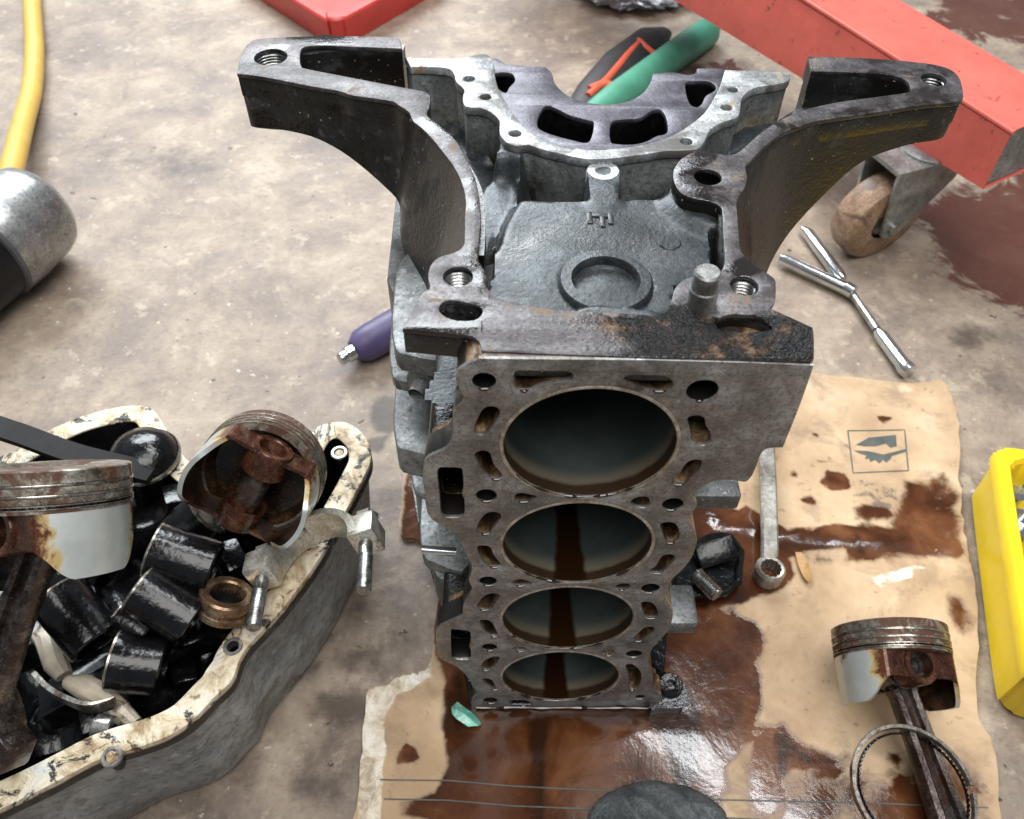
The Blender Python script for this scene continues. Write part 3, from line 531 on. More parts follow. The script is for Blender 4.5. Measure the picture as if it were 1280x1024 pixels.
part('recess_casting', [(P[i, 0], P[i, 1], H[i]) for i in used], [tuple(mp[i] for i in f) for f in Fk], M['web'], blk, ang=60)
c_ = onZ(758, 343, T-6)
part('core_plug_boss', *lathe([(21.5, T-12.5), (20.8, T-9.6), (19.8, T-8.4), (15.2, T-8.2), (14.6, T-9), (14.3, T-12.6), (13.0, T-14), (6, T-13.4), (0, T-13.2)], 48, 'Z', (c_[0], c_[1], 0)), M['web'], blk)
q = onZ(837, 303, T-11); part('cast_mark', *lathe([(5.6, T-12.5), (5.4, T-11), (4.9, T-10.6), (0, T-10.6)], 24, 'Z', (q[0], q[1], 0)), M['web'], blk)
for k, (dx, dy, wd, hh) in enumerate([(-5, 0, 3, 9), (0, 2, 8, 2.4), (1, -3, 2.6, 8), (5, 0, 2.6, 9)]):
    q = onZ(750, 273, T-11); part('cast_mark', *box(q[0]+dx-wd/2, q[0]+dx+wd/2, q[1]+dy-hh/2, q[1]+dy+hh/2, T-13, T-10.4, .5), M['web'], blk)
q = onZ(754, 213, T-10)
part('bolt_boss', *lathe([(8.8, T-46), (8.6, T-11), (7.9, T-10), (4.2, T-10), (3.6, T-10.8), (3.3, T-22), (0, T-22)], 32, 'Z', (q[0], q[1], 0)), M['seal'], blk)
# ---- rear seal face and bearing saddle
TS = T-7
SEAL = [(506, 71), (506, 71), (560, 73), (579, 72), (600, 67), (611, 69), (617, 78), (619, 95), (624, 112), (634, 130), (647, 148), (664, 165), (690, 178), (720, 184.5), (745, 187), (775, 185), (810, 179), (840, 169), (862, 156), (880, 141), (893, 121), (902, 101), (906, 87), (906, 87), (940, 88), (988, 90), (988, 90), (986, 101), (965, 106), (942, 110), (928, 122), (926, 135), (922, 146), (905, 152), (888, 162), (881, 176), (872, 186), (849, 188), (831, 188.5), (810, 192), (787, 195), (766, 197.5), (740, 199), (722, 197), (700, 192), (675, 186), (660, 181), (644, 182), (631, 176), (624, 165), (624, 151), (613, 140), (600, 135), (582, 133), (578, 122), (580, 112), (570, 102), (567, 91), (556, 84.5), (513, 83), (513, 83)]
sh = [circ(*PL([(x, y)], TS)[0], r_, 14) for x, y, r_ in [(586.5, 98, 3.2), (607, 121, 3.), (644, 166.5, 3.2), (858, 176.5, 3.2), (908, 134, 3.2), (916, 112, 3.)]]
plate('rear_seal_face', smooth(PL(SEAL, TS), 3), sh, TS-5, TS, .8, 'Z', M['seal'], blk)
plate('seal_housing', inset(smooth(PL(SEAL, TS), 3), .8), [], TS-44, TS-5.4, .4, 'Z', M['alu'], blk)
SAD = [(604, 74), (613, 72.5), (622, 73), (633, 80), (633, 80), (682, 83.5), (682, 83.5), (690, 91), (694, 104), (708, 118), (729, 126.5), (747, 129.5), (763, 130), (787, 125.6), (804, 115), (813, 102), (816, 92), (816, 92), (840, 89.7), (859, 93), (871, 90.5), (872, 85), (896, 85), (909, 87), (909, 87), (905, 104), (896, 124), (883, 144), (865, 159), (842, 172), (811, 182), (776, 188), (745, 190), (720, 188), (690, 182), (660, 169), (642, 151), (629, 132), (619, 113), (612, 92)]
za = lambda p: ZM(560, 60, 6.4, p); zb = lambda p: ZM(740, 60, 6.4, p)
wins = [za([(790, 460), (740, 520), (715, 600), (740, 650), (850, 695), (1000, 735), (1110, 755), (1150, 700), (1165, 600), (1130, 580), (980, 540), (880, 490)]), zb([(155, 600), (150, 740), (200, 765), (330, 768), (430, 745), (520, 700), (570, 690), (605, 660), (590, 550), (540, 490), (470, 505), (380, 560), (250, 570)]),
        zb([(750, 280), (760, 380), (790, 450), (840, 470), (880, 440), (910, 380), (980, 340), (985, 300), (920, 265), (800, 262)]), za([(340, 220), (330, 270), (400, 320), (460, 355), (490, 310), (535, 260), (510, 205), (420, 195)])]
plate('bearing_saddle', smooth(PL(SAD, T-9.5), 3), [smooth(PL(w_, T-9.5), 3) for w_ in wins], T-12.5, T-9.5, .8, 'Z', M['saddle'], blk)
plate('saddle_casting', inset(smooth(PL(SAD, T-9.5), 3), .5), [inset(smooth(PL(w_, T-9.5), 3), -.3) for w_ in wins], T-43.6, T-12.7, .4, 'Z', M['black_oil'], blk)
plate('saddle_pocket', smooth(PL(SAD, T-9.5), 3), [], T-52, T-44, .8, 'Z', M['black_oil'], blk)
for w_ in wins[:2]:
    c_ = np.mean(PL(w_, T-24), 0); part('saddle_rib', *tube([(c_[0]-11, c_[1]+6, T-26), (c_[0], c_[1]+2, T-21), (c_[0]+11, c_[1]+4, T-26)], [4, 5, 4], 12), M['black_oil'], blk)
# ---- crankcase and side bosses
def vprism(poly, z0, z1_, mat, name, bev=1.2): return plate(name, poly, [], z0, z1_, bev, 'Z', mat, blk)
vprism([(-58, 100), (-78, 104), (-96, 118), (-104, 140), (-106, 222), (-97, 224), (-94, 145), (-88, 126), (-74, 114), (-56, 112)], 6, T-80, M['alu'], 'crankcase_wall')
vprism([(66, 100), (84, 106), (98, 122), (104, 145), (110, 212), (101, 214), (95, 148), (88, 128), (80, 116), (66, 112)], 6, T-116, M['alu'], 'crankcase_wall')
for z0, z1_, xo, y0 in [(268, 282, -94, 70), (238, 247, -100, 84), (196, 220, -98, 58), (168, 176, -92, 60), (120, 132, -88, 40), (60, 92, -84, 50), (8, 30, -80, 40)]:
    vprism(smooth([(-56, y0+2), (xo+8, y0), (xo, y0+9), (xo-3, y0+40), (xo, 150), (-60, 150)], 3), z0, z1_, M['alu'], 'side_rib', 2.5)
for px, py, Y, r_, L in [(520, 575, 88, 12, 40), (527, 480, 70, 9, 40)]:
    p = onY(px, py, Y); part('side_boss', *xf(lathe([(r_*.45, -8), (r_*.5, -.6), (r_*.92, -.4), (r_, .8), (r_*1.1, L), (0, L)], 28), frame(p, (.35, 1, 0))), M['alu'], blk)
part('mounting_lug', *box(66, 100, 52, 88, 172, 186, 2.5), M['alu'], blk)
part('mounting_lug', *box(60, 92, 30, 60, 56, 72, 3), M['alu'], blk)
part('stud', *tube([onY(527, 687, 30), onY(570, 690, 30)], 2.6, 14), M['chrome'], blk)
# foot lug at the lower right corner, front end cover edge
vprism([(-60, 99), (68, 99), (68, 112), (-60, 112)], 5, T-48, M['black_oil'], 'crankcase_light_stop')  # unseen dark plate added behind the bores to keep light out
foot = smooth(PL([(812, 832), (822, 838), (840, 846), (856, 858), (858, 876), (850, 886), (826, 886), (812, 884)], 14), 4)
part('foot_lug', *prism(foot, 16, [11.5]*len(foot)), M['black_oil'], blk)
q = onZ(838, 857, 17); part('foot_lug', *lathe([(9, 14), (8.6, 19), (7.6, 20), (3.6, 19.6), (3.2, 12)], 24, 'Z', (q[0], q[1], 0)), M['black_oil'], blk)
vprism(smooth([(-60, .2), (-60, .2), (73, .2), (73, .2), (84, 60), (100, 130), (98, 214), (-100, 214), (-98, 120), (-74, 60)], 3), 4.4, 9.5, M['black_oil'], 'front_cover_face')

# ---- oil beads hanging on the lower lips of bores and passages
mt, nt, b = nodes('engine_oil'); b.inputs['Base Color'].default_value = (.018, .009, .004, 1); b.inputs['Roughness'].default_value = .04; b.inputs['Specular IOR Level'].default_value = .8
M['oil'] = mt
from mathutils import noise as mnoise
for z in BZ:
    path = []; rad = []
    for k in range(61):
        t = math.radians(212+116*k/60); path.append((37.4*math.cos(t), -.25, z+37.4*math.sin(t))); rad.append(.10+max(0., 1.5*mnoise.noise(Vector((k*.21, z*.37, 3.3)))+.35-.5*abs(k-30)/30))
    part('oil_bead', *tube(path, rad, 8), M['oil'], blk)
for k, l in enumerate(slot_l+bolt_l):
    q = np.array(l); zlo = q[:, 1].min(); mid = q[q[:, 1] < zlo+1.6].mean(0)
    if random.random() < .25: continue
    w_ = random.uniform(1.6, 3.2)
    part('oil_bead', *tube([(mid[0]-w_, .4, zlo+.5), (mid[0]-w_*.5, -.1, zlo+.35), (mid[0]+w_*.2, -.1, zlo+.3), (mid[0]+w_, .4, zlo+.55)], [.2, .65, .8, .2], 8), M['oil'], blk)
part('oil_bead', *tube([(x, -.1, 5.4+.5*math.sin(x/6.)) for x in np.linspace(-56, 70, 60)], [max(.25, .9+.7*math.sin(k*.8)*math.sin(k*.23)) for k in range(60)], 8), M['oil'], blk)
# ------------------------------------------------------------------ pistons
def dv(a, b, c): return Vector(_r*a+_u*b-_fw*c)
def axes(zv, yv):
    z = Vector(zv).normalized(); y = Vector(yv); y = (y-z*y.dot(z)).normalized(); x = y.cross(z)
    return Matrix(((x[0], y[0], z[0]), (x[1], y[1], z[1]), (x[2], y[2], z[2])))
M['p_crown'] = grime('carboned_piston_crown', (.30, .27, .22), (.07, .045, .03), (.55, .52, .46), scale=60, metal=.6, rough=(.25, .45), rust=(.07, .026, .012), rust_lo=.46, rust_hi=.58, rust_scale=40, bump=.25)
M['p_ring'] = grime('piston_ring_steel', (.42, .39, .34), (.16, .12, .09), (.62, .60, .56), scale=140, metal=.85, rough=(.18, .36), rust=(.12, .06, .03), rust_lo=.6, rust_hi=.68, bump=.1)
def skirt_mat():
    mt, nt, b = nodes('piston_skirt'); B = NB(nt); X = B.xyz()
    c = B.ramp(B.noise(50, 6, .6), [(.3, (.50, .53, .50)), (.7, (.68, .71, .68))])
    e = B.math('ADD', B.math('ABSOLUTE', X[1]), B.math('MULTIPLY', B.math('SUBTRACT', B.noise(70, 7, .65, .6), .5), .022))
    f1 = B.step(e, .018, .021); f2 = B.step(e, .021, .0245)
    c = B.mix(f1, c, (.42, .30, .13)); c = B.mix(f2, c, (.085, .026, .013))
    c = B.mix(B.step(B.noise(45, 6, .6), .66, .74), c, (.20, .12, .06))
    B.put(b.inputs['Base Color'], c); B.put(b.inputs['Roughness'], B.mixf(f2, .34, .14)); B.put(b.inputs['Metallic'], B.mixf(f1, .55, .1))
    B.put(b.inputs['Normal'], B.bump(B.noise(500, 4), .15, .0004)); return mt
M['p_skirt'] = skirt_mat()
M['p_side'] = grime('oil_baked_piston_side', (.10, .035, .018), (.03, .012, .007), (.26, .13, .08), scale=60, metal=.3, rough=(.12, .3), bump=.3)
M['p_in'] = grime('oil_black_piston_inside', (.03, .014, .008), (.008, .005, .004), (.10, .05, .025), scale=60, metal=.2, rough=(.12, .3), bump=.3)
M['rod'] = grime('oily_forged_steel', (.085, .065, .058), (.022, .012, .009), (.22, .19, .17), scale=45, metal=.65, rough=(.12, .3), oil=(.03, .012, .006), oil_lo=.52, oil_hi=.66, bump=.3)
def make_piston(label, rod_swing, rod_mat='rod', dark=False):
    side = M['p_in' if dark else 'p_side']
    root = empty('piston', label, 'piston')
    K = dict(world=False)
    cr_ = [(0, 26.2), (20, 26), (27, 27.3), (36.2, 27.6), (36.9, 27), (37.0, 21.4), (34.2, 21.3), (34.2, 19.9), (37.0, 19.8), (37.0, 16.6), (34.2, 16.5), (34.2, 15.1), (37.0, 15), (37.0, 12.2), (34, 12.1), (34, 9.5), (36.9, 9.4), (36.9, 8), (32, 7.6)]
    cw = part('crown', *lathe(cr_, 72), M['p_crown'], root, ang=30, **K)
    part('underside', *lathe([(33.9, 7.7), (31, 12), (29, 18.5), (20, 20.5), (0, 20.8)], 48), M['p_in'], cw, **K)
    for z0, z1_ in ((20, 21.2), (15.2, 16.4)): part('compression_ring', *lathe([(34, z1_), (37.3, z1_), (37.45, (z0+z1_)/2), (37.3, z0), (34, z0)], 72, a0=8, a1=366), M['p_ring'], cw, **K)
    part('oil_ring', *join(lathe([(34, 11.9), (37.3, 11.9), (37.3, 11.3), (34, 11.3)], 72), lathe([(34, 10.2), (37.3, 10.2), (37.3, 9.6), (34, 9.6)], 72)), M['p_ring'], cw, **K)
    V, F = [], []
    for k in range(60): V2, F2 = box(35.2, 36.9, -.7, .7, 10.1, 11.4); n = len(V); R_ = Matrix.Rotation(2*math.pi*k/60, 3, 'Z'); V += [tuple(R_ @ Vector(v)) for v in V2]; F += [tuple(i+n for i in f) for f in F2]
    part('oil_ring_expander', V, F, M['black_oil'], cw, kind='stuff', **K)
    nt_, nz = 120, 20
    def R(th):
        s_ = abs(math.sin(th)); flat = 26.5/max(s_, .01); t = sstep(.70, .80, s_); return 36.7*(1-t)+min(36.7, flat)*t
    def zb(th):
        s_ = abs(math.sin(th)); return -23+6*float(sstep(.35, .62, s_))-6*float(sstep(.55, .70, s_))*0+9*float(sstep(.5, .78, s_))
    for nm, sg, sel in (('skirt', 1, lambda s_: s_ < .72), ('skirt', -1, lambda s_: s_ < .72), ('pin_side', 1, lambda s_: s_ >= .72), ('pin_side', -1, lambda s_: s_ >= .72)):
        V, F, ids, mi = [], [], {}, []
        def vid(k, j, o):
            key = (k % nt_, j, o)
            if key not in ids:
                th = 2*math.pi*k/nt_; z = 8.2+(zb(th)-8.2)*j/nz; rr = R(th)-(2.8 if o else 0); ids[key] = len(V); V.append((rr*math.cos(th), rr*math.sin(th), z))
            return ids[key]
        for k in range(nt_):
            tm = 2*math.pi*(k+.5)/nt_
            if not sel(abs(math.sin(tm))) or (math.cos(tm) if nm == 'skirt' else math.sin(tm))*sg < 0: continue
            for j in range(nz):
                th = 2*math.pi*(k+.5)/nt_; z = 8.2+(zb(th)-8.2)*(j+.5)/nz
                if nm == 'pin_side' and math.hypot(R(th)*math.cos(th), z) < 9.6: continue
                for o in (0, 1):
                    q = (vid(k, j, o), vid(k+1, j, o), vid(k+1, j+1, o), vid(k, j+1, o)); F.append(q if not o else q[::-1]); mi.append(o)
            F.append((vid(k, nz, 0), vid(k+1, nz, 0), vid(k+1, nz, 1), vid(k, nz, 1))); mi.append(0)
        ob = link(nm, mesh(V, F, fix=False), M['p_skirt'] if nm == 'skirt' else side, root, **K); ob.data.materials.append(M['p_in']); ob.data.polygons.foreach_set('material_index', mi)
    for s_ in (-1, 1):
        part('pin_boss', *lathe([(8.3, 12*s_), (8.4, 27.4*s_), (9.2, 28.2*s_), (11.8, 28.2*s_), (12.6, 27*s_), (13.2, 12*s_)], 36, 'Y'), side, root, **K)
    part('wrist_pin', *lathe([(4.6, -19), (8.2, -19), (8.2, 19), (4.6, 19), (4.6, -19)], 28, 'Y'), M['rod'], root, **K)
    part('pin_bore_shade', *lathe([(4.55, -18), (0, -17), (0, 17), (4.55, 18)], 20, 'Y'), M['hole'], root, **K)  # dark core closes the hollow pin so its hole looks shaded
    if rod_swing is not None:
        a = math.radians(rod_swing); L = 128; shp = []
        for x, y in [(-9, 6), (-7.2, 14), (-7.4, 60), (-9.2, 100), (-15, 112), (-25, 120), (-31, 128), (-31, 130), (31, 130), (31, 128), (25, 120), (15, 112), (9.2, 100), (7.4, 60), (7.2, 14), (9, 6)]: shp.append((x, -y))
        big = [(-31, -130), (31, -130)]; notch = [(24*math.cos(t), -130+24*math.sin(t)) for t in np.linspace(0, math.pi, 19)]
        web = [p for p in shp[:8]]+[p for p in notch[::-1]]+[p for p in shp[8:]]
        wm = plate_mesh(smooth(web, 1), [], -1.6, 1.6, .3, 'Y')
        def me_vf(m_): return [tuple(v.co/MM) for v in m_.vertices], [tuple(p.vertices) for p in m_.polygons]
        se = lathe([(7.4, -9), (7.4, 9), (8.2, 9.6), (12.4, 9.6), (13, 9), (13, -9), (12.4, -9.6), (8.2, -9.6), (7.4, -9)], 36, 'Y')
        rails = [tube([(s_*(7.6+.3), 0, -11), (s_*6.2, 0, -16), (s_*6.6, 0, -60), (s_*8.6, 0, -100), (s_*15, 0, -113), (s_*27, 0, -124)], [3.6, 3.4, 3.6, 4.2, 4.6, 4], 8) for s_ in (-1, 1)]
        rails = [([(x, y*1.9, z) for x, y, z in v], f) for v, f in rails]
        lo = [(27, -9.5), (30.5, -8.5), (31, 0), (30.5, 8.5), (27, 9.5), (24.4, 9), (24.2, 0), (24.4, -9)]
        arch = loft([[(rr*math.cos(t), hh, -130+rr*math.sin(t)) for rr, hh in lo] for t in np.linspace(0, math.pi, 28)])
        ears = [box(min(s_*24.5, s_*36), max(s_*24.5, s_*36), -8.5, 8.5, -130, -112, 2) for s_ in (-1, 1)]
        Mr = Matrix.Rotation(a, 4, 'Y'); V, F = join(me_vf(wm), se, *rails, arch, *ears)
        part('connecting_rod', *xf((V, F), Mr), M[rod_mat], root, **K)
    return root
def pose(o, loc, mat3): o.location = Vector(loc)*MM; o.rotation_euler = mat3.to_euler()
p_floor = make_piston('brown stained piston with its connecting rod lying on the cardboard', 14)
ax = Vector((.03, .966, .26)); pose(p_floor, onZ(1118, 838, 46), axes(ax, (.24, -.25, .95)))
p_pan = make_piston('upright piston with pale bright skirt sitting in the oil pan', -31)
d_ = ray(64, 652); ctr = CAM+d_*(FPX*74.5/190)
pose(p_pan, ctr, axes(dv(-.02, .99, .02), dv(-.45, 0, .90)))
p_open = make_piston('upturned piston showing its hollow dark underside in the oil pan', None)
d_ = ray(318, 606); ctr2 = CAM+d_*(FPX*74.5/158)
pose(p_open, ctr2, axes(dv(.02, .40, -1), dv(.50, .83, .2)))
# loose piston rings on the cardboard
c_ = onZ(1140, 988, 38)
part('piston_ring', *xf(lathe([(35.9, 0), (36.3, 2.2), (38.4, 2.2), (38.8, 0), (38.4, -2.2), (36.3, -2.2), (35.9, 0)], 96, a0=4, a1=357), Matrix.Translation((c_[0], c_[1], 40)) @ Matrix.Rotation(.10, 4, 'X') @ Matrix.Rotation(.06, 4, 'Y')), M['p_ring'], label='plain grey steel piston ring lying over the connecting rod', cat='piston ring')
V, F = [], []
for k in range(72):
    a = 2*math.pi*k/72
    V2, F2 = tube([(33.6*math.cos(a+da), 33.6*math.sin(a+da), dz) for da, dz in ((-.03, -1.1), (-.012, 1.1), (.012, 1.1), (.03, -1.1))], .62, 5); n = len(V); V += V2; F += [tuple(i+n for i in f) for f in F2]
r2 = lathe([(33.2, -1.5), (34.6, -1.5), (34.6, -1.1), (33.2, -1.1), (33.2, -1.5)], 90)
part('expander_ring', *xf(join((V, F), r2), Matrix.Translation((c_[0]+2, c_[1]+1.0, 36)) @ Matrix.Rotation(.10, 4, 'X') @ Matrix.Rotation(.06, 4, 'Y')), M['black_oil'], label='dark crimped oil ring expander lying inside the plain piston ring', cat='piston ring')
# ------------------------------------------------------------------ oil pan
PH = 120.
RIM = [(20, 562), (60, 538), (110, 517), (165, 506), (192, 512), (210, 538), (232, 572), (265, 592), (325, 590), (368, 570), (386, 545), (400, 531), (432, 527), (456, 544), (464, 571), (453, 600), (426, 650), (398, 700), (354, 760), (314, 803), (300, 824), (290, 850), (268, 872), (234, 906), (192, 928), (128, 948), (88, 968), (46, 990), (0, 1012), (-60, 1040), (-200, 1060), (-330, 960), (-330, 760), (-200, 640), (-60, 590)]
rim = smooth(PL(RIM, PH), 5); ri = inset(rim, 15.5); rb_ = inset(rim, 7)
cp = np.mean(rim, 0)
pan = empty('oil_pan', 'grey cast oil pan filled with black oily engine parts', 'oil pan', (cp[0], cp[1], 0))
mt, nt, b = nodes('sealant_crusted_rim'); B = NB(nt)
c = B.ramp(B.noise(38, 8, .66, 1.2), [(.36, (.24, .165, .085)), (.46, (.46, .37, .24)), (.56, (.62, .55, .42)), (.66, (.52, .53, .50))])
f = B.step(B.noise(30, 9, .72, 1.6), .535, .585); c = B.mix(f, c, (.018, .013, .009))
c = B.mix(B.math('MULTIPLY', B.step(B.noise(85, 5, .6, .6), .58, .66), .8), c, (.13, .06, .025))
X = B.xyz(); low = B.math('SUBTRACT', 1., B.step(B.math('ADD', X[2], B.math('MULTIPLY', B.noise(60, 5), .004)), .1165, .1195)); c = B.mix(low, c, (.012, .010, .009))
B.put(b.inputs['Base Color'], c); B.put(b.inputs['Roughness'], B.mixf(f, .4, .15)); b.inputs['Metallic'].default_value = .15
B.put(b.inputs['Normal'], B.bump(B.noise(120, 7, .65, .8), .6, .0025)); M['rim'] = mt
M['pan'] = grime('grimy_pan_casting', (.34, .37, .385), (.14, .155, .162), (.56, .60, .61), scale=11, metal=.3, rough=(.28, .5), oil=(.03, .028, .025), oil_lo=.58, oil_hi=.66, oil_scale=14, bump=.35, bscale=380)
hp = [onZ(140, 946, PH), onZ(291, 808, PH), onZ(424, 566, PH)]
plate('rim_flange', rim, [ri]+[circ(p[0], p[1], 3.6, 16) for p in hp], PH-13, PH, 1.4, 'Z', M['rim'], pan)
for p in hp: part('bolt_eye', *lathe([(3.5, PH-7), (3.5, PH+.2), (4, PH+.7), (5.4, PH+.7), (6, PH-.2)], 24, 'Z', (p[0], p[1], 0)), M['steel'], pan)
def ring3(poly, z): return [(x, y, z) for x, y in poly]
def sc(poly, k): return [(cp[0]+(x-cp[0])*k, cp[1]+(y-cp[1])*k) for x, y in poly]
part('pan_wall', *loft([ring3(inset(rim, 1.2), PH-13.4), ring3(inset(rim, 4), PH-20), ring3(inset(sc(rim, .97), 4), 55), ring3(inset(sc(rim, .93), 5), 8), ring3(inset(sc(rim, .91), 8), 1.0)], close_ends=False), M['pan'], pan)
part('pan_inside', *loft([ring3(ri, PH-1), ring3(inset(ri, 2), PH-30), ring3(inset(sc(ri, .98), 4), PH-80)], close_ends=False), M['black_oil'], pan)
q = inset(sc(ri, .985), 3); part('oil_pool', *prism(q, PH-76, [3]*len(q)), M['black_oil'], pan)
# contents
def A(px, py, z): return onZ(px, py, z)
def rodpart(name, px0, px1, z0, z1_, prof, mat, label, cat, group=None, n=32):
    """turned part whose axis runs between two photo points at two heights; prof = (radius, fraction)"""
    a, e = Vector(A(*px0, z0)), Vector(A(*px1, z1_)); L = (e-a).length
    o = empty(name, label, cat, a, frame((0, 0, 0), e-a).to_3x3(), group)
    return o, L
lift = [((190, 688), (268, 712), 150, 138, 17, 'black hollow valve lifter lying beside the open piston'), ((172, 735), (242, 778), 146, 130, 15.5, 'black hollow valve lifter with a thin pale rim edge'), ((70, 742), (122, 805), 142, 128, 16, 'black hollow valve lifter below the pale piston skirt'), ((150, 770), (190, 795), 124, 118, 13, 'small black lifter between larger ones in the oil'), ((140, 825), (205, 835), 122, 114, 17, 'wet black lifter lowest in the pile'), ((100, 690), (140, 712), 120, 112, 17, 'black lifter half hidden behind other lifters'), ((260, 640), (222, 672), 140, 128, 15, 'dark lifter under the hollow piston')]
for p0, p1, z0, z1_, r_, lab in lift:
    o, L = rodpart('valve_lifter', p0, p1, z0, z1_, None, None, lab, 'valve lifter', 'lifters in the oil pan')
    part('cup', *lathe([(0, 2), (r_*.86, 2), (r_*.9, 0), (r_, .8), (r_, L-1), (r_*.94, L), (r_*.80, L), (r_*.78, 6), (0, 6)], 36), M['black_oil'], o, world=False)
    part('top_edge', *lathe([(r_*.90, -.3), (r_*1.01, .4), (r_*1.01, 1.5)], 36), M['p_ring'], o, world=False)
    part('inner_post', *lathe([(0, L-8), (r_*.34, L-8), (r_*.36, 5)], 20), M['black_oil'], o, world=False)
# bearing ladder: the black casting everything lies on
lad = empty('bearing_ladder', 'black oil drenched bearing ladder under the lifters in the pan', 'engine part', A(150, 790, 60))
for px, py, zt, w_, rot in [(150, 730, 118, 60, .5), (230, 770, 112, 52, .5), (110, 850, 96, 58, .45), (190, 860, 92, 50, .5), (40, 780, 108, 60, .4), (60, 900, 86, 70, .4), (250, 700, 120, 50, .6), (300, 640, 118, 46, .5), (180, 640, 124, 60, .5)]:
    p = A(px, py, zt); out = [(-w_/2, 0), (-w_/2, 30), (-w_*.3, 34), (-w_*.24, 34)]+[(w_*.24*math.cos(t), 34-w_*.24*math.sin(t)*.8) for t in np.linspace(math.pi, 0, 11)]+[(w_*.3, 34), (w_/2, 30), (w_/2, 0)]
    mm_ = plate_mesh(out, [], -11, 11, 2, 'Y'); Mx = Matrix.Translation(Vector((p[0], p[1], zt-34))*MM) @ Matrix.Rotation(rot, 4, 'Z') @ Matrix.Rotation(random.uniform(-.3, .3), 4, 'X'); mm_.transform(Mx)
    link('bearing_web', mm_, M['black_oil'], lad)
V, F = [], []
P, Fg = grid(-400, -130, -90, 170, 5)
inn = sdist(P, inset(ri, 8)) < 0
hz = 62+16*np.sin(P[:, 0]/21)*np.sin(P[:, 1]/17)+9*np.sin(P[:, 0]/9+2)*np.cos(P[:, 1]/11)+10*(P[:, 1] > 40)
Fk = [f for f in Fg if all(inn[i] for i in f)]; used = sorted({i for f in Fk for i in f}); mp = {i: k for k, i in enumerate(used)}
part('main_casting', [(P[i, 0], P[i, 1], hz[i]) for i in used], [tuple(mp[i] for i in f) for f in Fk], M['black_oil'], lad, ang=0)
# copper coloured bush near the rim
o, L = rodpart('bush', (285, 740), (278, 768), 138, 124, None, None, 'copper brown ring bush standing against the pan rim', 'bush')
part('sleeve', *lathe([(10, 1), (10.8, 0), (15, 0), (16, 1.2), (16, 6), (14.6, 6.6), (14.6, 9), (16, 9.6), (16, 14), (14.8, 15), (11, 15), (10, 14), (10, 1)], 40), grime('copper_brown', (.26, .16, .09), (.07, .035, .018), (.5, .38, .27), scale=70, metal=.75, rough=(.2, .4), bump=.2), o, world=False)
part('bore', *lathe([(10.1, 2), (9.9, 14), (0, 14)], 30), M['hole'], o, world=False)
# bearing cap with two bolts on the rim
e1 = dv(.93, .33, .12).normalized(); e2 = dv(.36, -.46, .80); e2 = (e2-e1*e2.dot(e1)).normalized(); e3 = e2.cross(e1)
p = A(392, 700, 142)
cap = empty('bearing_cap', 'bright half round rod bearing cap with two bolts resting on pan rim', 'bearing cap', p, Matrix((e1, e3, e2)).transposed())
cap.scale = (1.2, 1.2, 1.2)
capm = grime('bright_cap_steel', (.72, .71, .64), (.46, .40, .28), (.86, .86, .82), scale=50, metal=.7, rough=(.22, .4), rust=(.16, .09, .04), rust_lo=.62, rust_hi=.7, bump=.15)
lo = [(22.5, -9), (23, 9), (26.6, 9), (27.4, 7.6), (27.4, -7.6), (26.6, -9)]
part('saddle', *loft([[(rr*math.cos(t), hh, -rr*math.sin(t)) for rr, hh in lo] for t in np.linspace(0.02, math.pi-.02, 30)]), capm, cap, world=False)
for s_ in (-1, 1):
    x0 = s_*28.5; part('ear', *box(x0-7, x0+7, -8.5, 8.5, -13, 1.5, 1.5), capm, cap, world=False)
    prof = [(0, 32), (3.0, 32), (3.6, 31.2)]+[(3.7 if k % 2 else 3.1, 30.6-k*.7) for k in range(30)]+[(3.6, 7), (3.6, 1)]
    bt = part('bolt', *lathe(prof, 20, 'Z', (x0, 0, 0)), M['thread'], cap, world=False)
    part('bolt_head', *lathe([(0, -19), (5.6, -19), (6.4, -18), (6.4, -13)], 6, 'Z', (x0, 0, 0)), M['steel'], bt, world=False)
# chain guide, curved strip, small bolt, black pickup tube
M['cream'] = plain('yellowed_plastic', (.52, .46, .36), .35, 0, .35, 60, .15, dirt=(.10, .05, .025))
g = empty('chain_guide', 'yellowed plastic chain guide with curved strip among black parts', 'chain guide', A(95, 840, 95))
part('shoe', *tube([A(52, 792, 112), A(62, 800, 113), A(70, 830, 112), A(80, 845, 110)], [6, 8, 7, 5], 10), M['cream'], g)
part('arm', *tube([A(84, 852, 108), A(105, 858, 110), A(130, 870, 108), A(150, 888, 104), A(170, 905, 102)], [4, 7, 7, 6, 4], 10), M['cream'], g)
cs = [A(x, y, z) for x, y, z in [(47, 846, 120), (62, 862, 121), (85, 876, 121), (115, 885, 120), (145, 878, 118)]]
part('curved_strip', *loft([[(p[0]-1, p[1]-1, p[2]-6), (p[0]+1, p[1]+1, p[2]-6), (p[0]+1, p[1]+1, p[2]+6), (p[0]-1, p[1]-1, p[2]+6)] for p in smooth(cs, 4, closed=False)]), M['p_ring'], g)
o, L = rodpart('hex_bolt', (120, 908), (142, 912), 112, 112, None, None, 'small pale hex socket bolt near the pan rim', 'bolt')
part('shank', *lathe([(0, 0), (6.4, 0), (7.2, .8), (7.2, L-1), (6.4, L), (0, L)], 28), M['steel'], o, world=False)
part('socket', *lathe([(3.4, L+.2), (3.2, L+.15), (0, L+.1)], 6), M['hole'], o, world=False)
o = empty('oil_pickup', 'matt black flat pickup arm with round head in the oil pan', 'oil pickup', A(180, 575, 120))
ap = [A(-60, 512, 165), A(0, 533, 160), A(30, 543, 156), A(90, 565, 148), A(150, 580, 140), A(190, 590, 132)]
